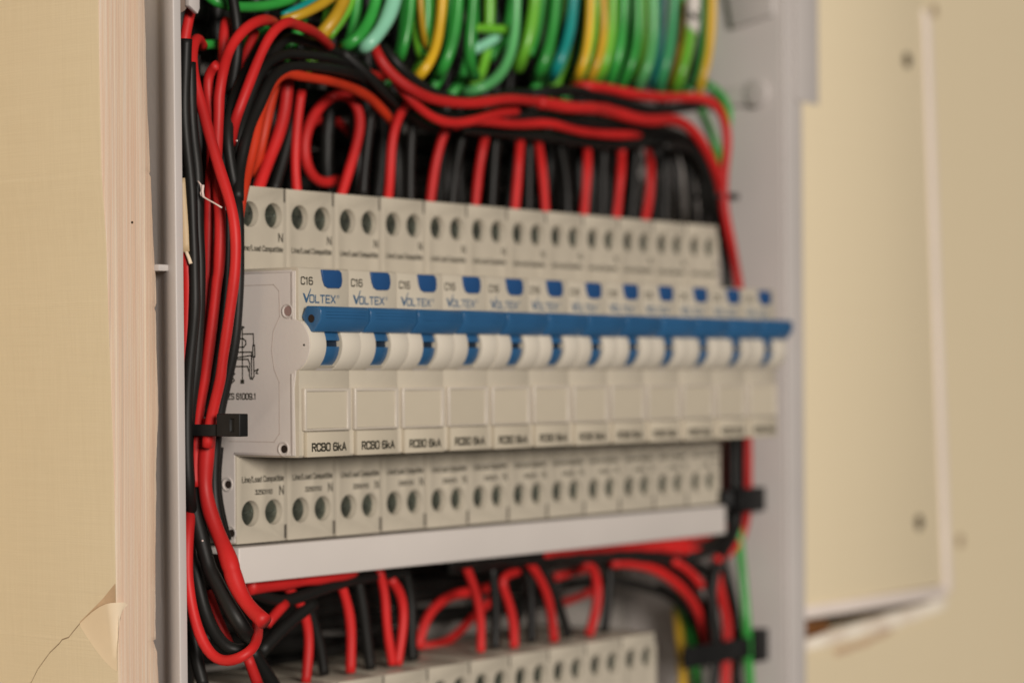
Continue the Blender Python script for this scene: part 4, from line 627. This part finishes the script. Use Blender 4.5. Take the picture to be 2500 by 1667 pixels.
('gold',1.0,'brown gold wire behind the marked lime one','earth wires looped across the top',[(208.1,13,128.5),(211.7,13,134.2),(214.9,13,141),(217.2,13,147.6),(218.2,13,157.6)]),
('lime',1.6,'lime earth wire wearing the white marker sleeve','earth wires looped across the top',[(207.7,11,126.4),(200.5,4,130),(204.1,4,136.2),(206.4,4,142.2),(207.8,4,149.6),(208.3,4,156.5),(208.4,4,165.2)]),
('green',1.2,'dark green wire between the marked lime and last yellow','earth wires looped across the top',[(220,12,130),(222.8,12,137.2),(225.7,12,146),(225.8,12,155.9),(225.9,12,168.4)]),
('yellow',1.35,'bold yellow earth wire at the right end of the loops','earth wires looped across the top',[(221.1,11,126.1),(213,4,130.2),(216.2,4,136.9),(218.4,4,144.5),(219.1,4,151.9),(219.5,4,157.8),(219.6,4,166.7)]),
('black',1.5,'black wire hugging the red one past the right end of the upper terminals','wires run down the right side',[(220.8,4,100.5),(222.7,4,94.3),(222.9,4,88.4),(225.6,4,80.2),(227.3,4,70),(229.5,4,54.5)]),
('green',1.5,'rear green earth wire left of the bright gold one','earth wires looped across the top',[(37.6,19,121.1),(39.3,17,123.7),(42.8,17,129.9),(44.4,17,135.9),(45.1,17,139.1),(45.5,17,153)]),
('lime',1.5,'rear lime earth wire behind the green one left of the pale turquoise','earth wires looped across the top',[(46.2,19,118.7),(48,17,121.4),(51.5,17,127.6),(53.2,17,133.7),(53.8,17,140.2),(54.3,17,154.2)]),
('green',1.5,'rear green earth wire just left of the pale turquoise one','earth wires looped across the top',[(57.1,19,119.8),(58.9,17,122.5),(62.6,17,128.8),(64.3,17,135),(65,17,141.6),(65.4,17,155.8)]),
('green',1.5,'rear green earth wire between the pale turquoise and the paired ones','earth wires looped across the top',[(76.6,19,117.3),(78.5,17,120.1),(82.4,17,126.5),(84.1,17,132.8),(84.9,17,144.1),(85.4,17,158.6)]),
('lime',1.5,'rear lime earth wire behind the paired green ones','earth wires looped across the top',[(86.1,19,117),(88.1,17,119.9),(92,17,126.4),(93.8,17,132.8),(94.6,17,145.3),(95.1,17,160)]),
('green',1.5,'rear green earth wire behind the bold yellow one','earth wires looped across the top',[(96.4,19,117.4),(98.4,17,120.3),(102.4,17,126.9),(104.3,17,133.4),(105.1,17,146.6),(105.6,17,161.5)]),
('green',1.5,'rear green earth wire between the glinting pair','earth wires looped across the top',[(105.8,19,117.1),(107.9,17,120),(112,17,126.7),(113.9,17,133.2),(114.8,17,147.8),(115.3,17,162.8)]),
('lime',1.5,'rear lime earth wire right of the glinting pair','earth wires looped across the top',[(113.2,19,117.8),(115.3,17,120.7),(119.5,17,127.5),(121.5,17,134.1),(122.3,17,148.7),(122.9,17,163.9)]),
('green',1.5,'rear green earth wire at the left of the gap','earth wires looped across the top',[(124.6,19,129.9),(126.8,17,132.9),(131.1,17,139.8),(133.1,17,146.5),(134,17,150.1),(134.5,17,165.6)]),
('green',1.5,'rear green earth wire behind the thick lime one','earth wires looped across the top',[(143.1,19,120.4),(145.4,17,123.5),(149.9,17,130.5),(152,17,137.3),(153,17,152.5),(153.5,17,168.3)]),
('lime',1.5,'rear lime earth wire left of the teal one','earth wires looped across the top',[(151.2,19,120.5),(153.5,17,123.6),(158.1,17,130.7),(160.3,17,137.6),(161.3,17,153.5),(161.8,17,169.4)]),
('green',1.5,'rear green earth wire right of the teal one','earth wires looped across the top',[(159.4,19,120.6),(161.8,17,123.8),(166.5,17,130.9),(168.7,17,137.9),(169.7,17,154.6),(170.3,17,170.6)]),
('green',1.5,'rear green earth wire behind the marker sleeve','earth wires looped across the top',[(210.9,19,126.4),(213.7,17,129.7),(219,17,137.4),(221.4,17,144.7),(222.6,17,161.1),(223.2,17,178.1)]),
('green',1.5,'rear green earth wire at the far right, half hidden by the last yellow one','earth wires looped across the top',[(226.2,19,129.7),(229.2,17,133.1),(234.6,17,140.9),(237.1,17,148.4),(238.3,17,163.1),(239,17,180.4)]),
('black',2.0,None,'black filler wires packed behind',[(9.8,29.9,84),(8.4,27.9,104),(9.8,27,124),(6.2,28.8,144),(8.8,27.8,164),(9.2,31,184)]),
('black',2.0,None,'black filler wires packed behind',[(11.1,29.1,84),(11.3,31.4,104),(13.3,31.4,124),(15,31,144),(12,27.9,164),(14.1,28.2,184)]),
('black',2.0,None,'black filler wires packed behind',[(24,29.2,84),(24,25.9,104),(22.2,27.7,124),(24,28,144),(23.4,28.1,164),(23.4,28,184)]),
('black',2.0,None,'black filler wires packed behind',[(32,25,84),(33.5,24,104),(32.9,25.5,124),(34.6,24.4,144),(33.3,23.7,164),(32.6,23.7,184)]),
('black',2.0,None,'black filler wires packed behind',[(43.3,27.4,84),(43.7,27.4,104),(40.8,28,124),(43.4,29.2,144),(42.1,26.1,164),(42.1,26.7,184)]),
('black',2.0,None,'black filler wires packed behind',[(49.8,33.3,84),(47.5,33,104),(47.8,33.3,124),(49,33.9,144),(47.4,31.3,164),(50.6,32.9,184)]),
('black',2.0,None,'black filler wires packed behind',[(57.8,33.5,84),(57.9,34,104),(58.6,30.9,124),(57.1,33.7,144),(57.1,31,164),(57.7,31.9,184)]),
('black',2.0,None,'black filler wires packed behind',[(65.4,27.5,84),(66.2,29.4,104),(69,28.3,124),(64.5,28.7,144),(67.5,29.1,164),(65.8,26,184)]),
('black',2.0,None,'black filler wires packed behind',[(76.4,25.5,84),(74.7,26.1,104),(73.5,26.1,124),(75,25.4,144),(76.4,26.3,164),(77.5,22.5,184)]),
('black',2.0,None,'black filler wires packed behind',[(79.6,29.6,84),(82.1,29.6,104),(81.7,28.1,124),(84.2,29.9,144),(79.5,27.4,164),(82.6,28.1,184)]),
('black',2.0,None,'black filler wires packed behind',[(91,33.3,84),(92.8,31.8,104),(90.1,31.2,124),(93,33.6,144),(89.6,30.1,164),(92.9,32.9,184)]),
('black',2.0,None,'black filler wires packed behind',[(100.8,32.9,84),(98.6,31.9,104),(98.7,33.5,124),(98.5,31.4,144),(101.5,33.8,164),(101.7,33.4,184)]),
('black',2.0,None,'black filler wires packed behind',[(108.2,25.4,84),(109.9,24.5,104),(110.2,22.6,124),(106.6,23.3,144),(106.7,23.2,164),(106.1,23.5,184)]),
('black',2.0,None,'black filler wires packed behind',[(118.6,28.7,84),(117,29.4,104),(118.6,29.9,124),(118,28.3,144),(118.4,27.7,164),(115.9,29.9,184)]),
('black',2.0,None,'black filler wires packed behind',[(127.7,31.4,84),(124.6,31,104),(127.7,32.1,124),(125.4,31.8,144),(124,32.6,164),(124.6,33,184)]),
('black',2.0,None,'black filler wires packed behind',[(136.3,28.1,84),(136.4,26.9,104),(134.4,29,124),(136.4,30.3,144),(134.2,29.7,164),(136.5,29.6,184)]),
('black',2.0,None,'black filler wires packed behind',[(144.9,34,84),(143.4,33.1,104),(146.8,33.6,124),(143.9,31.8,144),(143.6,31.8,164),(143.6,32.9,184)]),
('black',2.0,None,'black filler wires packed behind',[(150.3,32.5,84),(151.5,30.8,104),(148.7,30.9,124),(153.3,30.6,144),(150.4,33.7,164),(151.3,30.3,184)]),
('black',2.0,None,'black filler wires packed behind',[(160.3,26.6,84),(162.4,25.4,104),(162.7,27.7,124),(160.6,26.9,144),(160.4,25.3,164),(162.4,27,184)]),
('black',2.0,None,'black filler wires packed behind',[(170.1,25.9,84),(168.3,24.6,104),(171.4,24.2,124),(169.7,25.5,144),(170,26.7,164),(172.2,26.5,184)]),
('black',2.0,None,'black filler wires packed behind',[(178.5,24.8,84),(177.8,25.7,104),(180,26.3,124),(175.9,26.7,144),(178.7,24.4,164),(178.9,25,184)]),
('black',2.0,None,'black filler wires packed behind',[(185,28.7,84),(186.5,27.5,104),(187.9,28.6,124),(186.7,31.1,144),(188.6,28.4,164),(186.3,29.6,184)]),
('black',2.0,None,'black filler wires packed behind',[(193.2,30.2,84),(195.1,31.8,104),(191.7,32,124),(195.4,29.9,144),(194.8,30.8,164),(193.7,30,184)]),
('black',2.0,None,'black filler wires packed behind',[(202.9,31.6,84),(205.6,35.1,104),(203.9,35,124),(205.9,34.3,144),(205.6,32,164),(205.6,33,184)]),
('black',2.0,None,'black filler wires packed behind',[(213.5,28.9,84),(209.6,28.3,104),(210.7,30,124),(214,29.4,144),(210.5,30,164),(210,27.4,184)]),
('black',2.0,None,'black filler wires packed behind',[(221.2,25.4,84),(221.3,27.6,104),(223.9,25.2,124),(221.5,27.1,144),(222.1,28.5,164),(221.4,27.4,184)]),
('black',3.2,None,'black filler wires packed behind level',[(-16,42.2,94.4),(26,40.3,93.3),(68,41.6,91.2),(110,42.2,93.2),(152,41,92.4),(194,42.8,92.8),(236,41.6,91.3)]),
('black',3.2,None,'black filler wires packed behind level',[(-16,44.2,99.4),(26,42,101.5),(68,41.8,98),(110,41.8,101.7),(152,42.7,101),(194,43.2,100.7),(236,44.5,102.4)]),
('black',3.2,None,'black filler wires packed behind level',[(-16,44.6,110.8),(26,44.8,111.6),(68,43.1,107.9),(110,41.8,106.4),(152,45.6,108.8),(194,42.3,106.6),(236,43.9,109.9)]),
('black',3.2,None,'black filler wires packed behind level',[(-16,43.3,116.5),(26,43.8,115.6),(68,42.3,115.2),(110,43.7,117.7),(152,42.8,115.9),(194,44.4,116.9),(236,44.7,116.1)]),
('black',3.2,None,'black filler wires packed behind level',[(-16,42.8,124),(26,40.6,127.6),(68,40.2,125.9),(110,40.2,128.8),(152,43.2,124.4),(194,43.2,127.5),(236,40.3,124.6)]),
('black',3.2,None,'black filler wires packed behind level',[(-16,42.7,133.6),(26,40.4,134.5),(68,42.9,134.6),(110,40.6,133.3),(152,42.9,134.3),(194,42.9,132.6),(236,42.6,136.3)]),
('black',3.2,None,'black filler wires packed behind level',[(-16,42.5,145.5),(26,43.7,141.8),(68,41.4,144),(110,45.1,143.4),(152,42.5,142),(194,43.3,145.9),(236,43,142.3)]),
('black',3.2,None,'black filler wires packed behind level',[(-16,39.9,150.2),(26,42.2,153.9),(68,40.4,151.4),(110,42.6,152.8),(152,40.8,154.2),(194,42.5,151.3),(236,39.7,153.5)]),
('black',3.2,None,'black filler wires packed behind level',[(-16,44.1,161.8),(26,41.5,160.7),(68,44.6,158.7),(110,42,162.3),(152,44.5,159.1),(194,43.7,158.4),(236,42.7,161.1)]),
('black',3.2,None,'black filler wires packed behind level',[(-16,44.1,169.5),(26,43.8,166.6),(68,43.4,171.4),(110,44.2,170.2),(152,44.1,168.2),(194,41.8,169.3),(236,42.9,165.7)]),
('black',3.2,None,'black filler wires packed behind level',[(-16,40,174.4),(26,37.9,176.3),(68,38.1,176.5),(110,40.3,176.8),(152,37.7,179.6),(194,38.6,174),(236,39.4,179.1)]),
('black',2.6,None,'black filler wires packed behind left',[(-17.1,20.5,-75),(-18.9,23.3,-43),(-17.3,23.7,-11),(-17.4,23.3,21),(-17.4,20.2,53),(-18.6,20.2,85),(-19,23.9,117),(-17,22.2,149)]),
('black',2.6,None,'black filler wires packed behind left',[(-13.7,28.5,-75),(-12.2,31.7,-43),(-12.8,30.9,-11),(-12.8,30.9,21),(-12,29.7,53),(-13.8,28.3,85),(-12.7,28.2,117),(-13.8,31.5,149)]),
('black',2.6,None,'black filler wires packed behind left',[(-7.1,20.5,-75),(-8.6,24,-43),(-7.2,22.5,-11),(-8.1,23.2,21),(-8,23.9,53),(-7.5,22.5,85),(-8.8,22.9,117),(-8.8,20.6,149)]),
('black',2.6,None,'black filler wires packed behind left',[(-2.3,30.3,-75),(-2.9,30.8,-43),(-2.3,31.8,-11),(-3.9,28.2,21),(-3.8,31.9,53),(-2.9,29.5,85),(-2.8,28.5,117),(-3.2,29.2,149)]),
('black',2.6,None,'black filler wires packed behind left',[(2.3,20.6,-75),(2.9,20.2,-43),(1.2,20.7,-11),(3,21,21),(2.4,22.7,53),(1.8,21.2,85),(2.5,20.3,117),(1,21.6,149)]),
('black',2.6,None,'black filler wires packed behind left',[(6.6,28.3,-75),(6.2,30,-43),(7.9,30.8,-11),(6.4,29.4,21),(7.4,28.3,53),(6.4,28.3,85),(6.9,30.2,117),(7.7,28.1,149)]),
('black',2.4,None,'black filler wires packed behind below',[(-12,38.6,-16.9),(26,39.7,-16.8),(64,42,-16.6),(102,41.6,-14),(140,39.2,-17.4),(178,41.4,-17.9)]),
('black',2.4,None,'black filler wires packed behind below',[(-12,38.5,-21.4),(26,38.1,-19.7),(64,38.1,-21.1),(102,40.2,-19.5),(140,38.5,-20),(178,40.8,-22)]),
('black',2.4,None,'black filler wires packed behind below',[(-12,39.9,-24.9),(26,38.3,-24.1),(64,38.3,-23.7),(102,40,-22.9),(140,39.9,-23),(178,39.4,-24.5)]),
('black',2.4,None,'black filler wires packed behind below',[(-12,40.4,-27.8),(26,39.2,-30.4),(64,40.8,-27.6),(102,41.5,-28.2),(140,41.2,-29.9),(178,39.4,-29)]),
('black',2.9,None,'black filler wires packed behind low',[(-16,41.2,-33.9),(10,42.7,-31.3),(36,42.1,-31.9),(62,42.5,-32),(88,42.5,-34.8),(114,43.8,-34.7)]),
('black',2.9,None,'black filler wires packed behind low',[(-16,40.9,-38),(10,42.9,-36.1),(36,40.2,-40.5),(62,42.6,-37.8),(88,43.1,-39.8),(114,43.4,-40.4)]),
('black',2.9,None,'black filler wires packed behind low',[(-16,40.1,-45),(10,39.9,-45.7),(36,42.7,-41),(62,41.6,-45.1),(88,41,-44.7),(114,43.1,-42.8)]),
('black',2.9,None,'black filler wires packed behind low',[(-16,42.6,-46.2),(10,40.9,-48),(36,41.5,-47.4),(62,41.3,-47),(88,40.9,-47.6),(114,40.6,-47.3)]),
('black',2.9,None,'black filler wires packed behind low',[(-16,42.1,-55.1),(10,43.2,-55.7),(36,43.1,-52.5),(62,42.2,-53.6),(88,43.3,-53.5),(114,39.9,-55.9)]),
('black',2.9,None,'black filler wires packed behind low',[(-16,44.3,-59),(10,42.8,-59.7),(36,41.3,-58.1),(62,41.1,-61),(88,41.2,-60.9),(114,44.4,-57.3)]),
('black',2.9,None,'black filler wires packed behind low',[(-16,42.7,-66.3),(10,41.7,-62.2),(36,42.6,-64.7),(62,41.4,-65.8),(88,39.5,-64),(114,42.8,-65.7)]),
('black',2.9,None,'black filler wires packed behind low',[(-16,42.4,-69.9),(10,40.1,-69.2),(36,43.6,-68.9),(62,41.5,-71.8),(88,40.8,-68.9),(114,42.9,-70.3)]),
('black',2.9,None,'black filler wires packed behind low',[(-16,40.5,-73.3),(10,40,-75),(36,42.6,-74.6),(62,39.8,-76.1),(88,40.4,-74.5),(114,40.5,-73.4)]),
]
FILL = 0
for col_, r_, lab, grp, pts in WIRES:
    me = tube_mesh(pts, r_, 'wire', 12 if lab else 8, 1.4 if lab else 8, 12 if lab else 1, .07 if r_ > 1.8 and lab else .03)
    o = link('wire', me, M['w_'+col_]); 
    if lab: tag(o, lab, 'wire', grp)
    else:  # filler wires, added at the back to keep the enclosure dark inside
        tag(o, {'level': 'black filler wire lying level at the back above the breakers', 'left': 'black filler wire standing at the back left of the breakers', 'below': 'black filler wire lying level at the back below the tray', 'low': 'black filler wire lying at the back left behind the lower drops'}.get(grp.split()[-1], 'dark filler wire standing at the back above the breakers'), 'wire', grp)

# ------------------------------------------------------------------ cable ties
def tie(label, x0, x1, y0, y1, z0, z1, head, thick=.9, flat=False):
    t = tag(empty('cable_tie', ((x0+x1)/2, (y0+y1)/2, z0)), label, 'cable tie', 'black cable ties')
    def loop(bm):
        def rr_(a, b, c, d, r):
            P = []
            for cx, cy, s0 in ((b-r, d-r, 0), (a+r, d-r, 90), (a+r, c+r, 180), (b-r, c+r, 270)): P += circ(cx, cy, r, 6, s0, s0+90)
            return P
        O = rr_(x0, x1, y0, y1, min(x1-x0, y1-y0)*.42); I = rr_(x0+thick, x1-thick, y0+thick, y1-thick, min(x1-x0, y1-y0)*.42-thick*.8)
        n = len(O)
        V = [[bm.verts.new(Vector((p[0], p[1], z))*S) for p in L_] for L_, z in ((O, z0), (O, z1), (I, z1), (I, z0))]
        for a in range(4):
            for k in range(n): bm.faces.new((V[a][k], V[a][(k+1) % n], V[(a+1) % 4][(k+1) % n], V[(a+1) % 4][k]))
    kid('strap', (lambda bm: add_box(bm, x0, x1, y0, y1, z0, z1)) if flat else loop, M['tie'], t, (), .15)
    a, b, c, d, e, f = head
    h = kid('lock_head', lambda bm: add_box(bm, a, b, c, d, e, f), M['tie'], t, [lambda bm: add_box(bm, a-1, a+.5, c+.28*(d-c)-.2, c+.42*(d-c), e+.22*(f-e), f-.22*(f-e))], min(b-a, d-c, f-e)*.27, 3)
    return t
sa, sb2, ha, hb = (-15.9, 1.04, 29.19), (-15.9, -9.79, 26.21), (-15.9, -9.57, 31.81), (-15.9, -19.41, 25.77)
tie('black cable tie gripping the left bundle before the breaker side', -16.6, -7.2, sb2[1]-1.5, 2.6, sb2[2], sa[2]-.3, (-16.9, -14.0, hb[1]+2.3, ha[1]-.2, hb[2]+.4, ha[2]-.4))
tie('black cable tie round the right bundle level with the tray top', 223.47, 236.71, 1.0, 8, -2.13, 3.12, (224.47, 237.11, -3.6, .8, -3.13, 4.32))
tie('lowest black cable tie, strapping the green and yellow wires', 193.62, 239.73, -1.4, -.3, -48.79, -42.55, (231.73, 239.73, -3.4, .6, -50.39, -40.349999999999994), flat=True)
tie('small black cable tie high on the right bundle above the breakers', 214.38, 225.76, -.2, 12, 94.88, 95.9, (222.76, 226.76, -1, 2.5, 94.47999999999999, 96.30000000000001))

sh_ = link('cable_sheath', tube_mesh([(-17.6, 0.64, 85.89), (-17.6, 0.02, 80.38), (-17.6, -0.59, 74.87), (-17.6, -1.02, 68.84)], 1.9, 'cable_sheath', 16), M['sheath']); tag(sh_, 'cream cable sheath end beside the enclosure rim in the left bundle', 'cable sheath')
lp_ = link('sheath_lip', tube_mesh([(-18.6, -1.81, 69.14), (-18.6, -3.32, 68.9), (-18.6, -4.13, 67.78), (-18.6, -3.44, 66.08)], .45, 'sheath_lip', 8, 1), M['flap'], sh_)
fb_ = link('plastic_strand', tube_mesh([(-16.9, -4.2, 85.28), (-16.9, -5.14, 84.81), (-16.9, -5.81, 83.78), (-16.9, -5.63, 82.88), (-16.9, -5.12, 82.27), (-16.9, -4.24, 82.25), (-16.9, -5.2, 82.13), (-16.9, -5.88, 81.41), (-16.9, -7.0, 80.9), (-16.9, -8.76, 80.28), (-16.9, -10.25, 79.48), (-16.9, -11.74, 78.78)], .2, 'plastic_strand', 8, .5, 1), M['fibre']); tag(fb_, 'curled white plastic strand caught on the left bundle', 'strand')
link('strand_fold', tube_mesh([(-17.0, -5.91, 84.31), (-17.0, -5.66, 83.42), (-17.0, -5.47, 82.33), (-17.0, -5.97, 81.49)], .3, 'strand_fold', 8, .5, 1), M['fibre'], fb_)
sl_ = link('marker_sleeve', tube_mesh([(208.72, 4.0, 159.93), (208.5, 4.0, 155.54), (208.25, 4.0, 149.68), (207.57, 4.0, 145.1)], 2.35, 'marker_sleeve', 20), M['sleeve']); tag(sl_, 'white marker sleeve on the lime earth wire at upper right', 'wire marker')
link('marker_print', pen_mesh('N', 199.49, 207.6, 148.84, 151.98, 1.45, .8), M['ink'], sl_)
for p_, l_ in zip([(-3.0, -4.03, 95.56), (-14.2, -3.26, 1.91)], ('tiny white fleck on a black wire above the first breaker', 'tiny white fleck on the thick black wire at lower left')):
    bm = bmesh.new(); bmesh.ops.create_icosphere(bm, subdivisions=2, radius=.2*S); me = mesh_from_bm(bm, 'fleck'); o = link('fleck', me, M['fibre'], None, 3.1); o.location = (Vector(p_)+Vector((-1.3, -.6, 0)))*S; o.scale = (1, 1.5, 1.2); tag(o, l_, 'fleck')
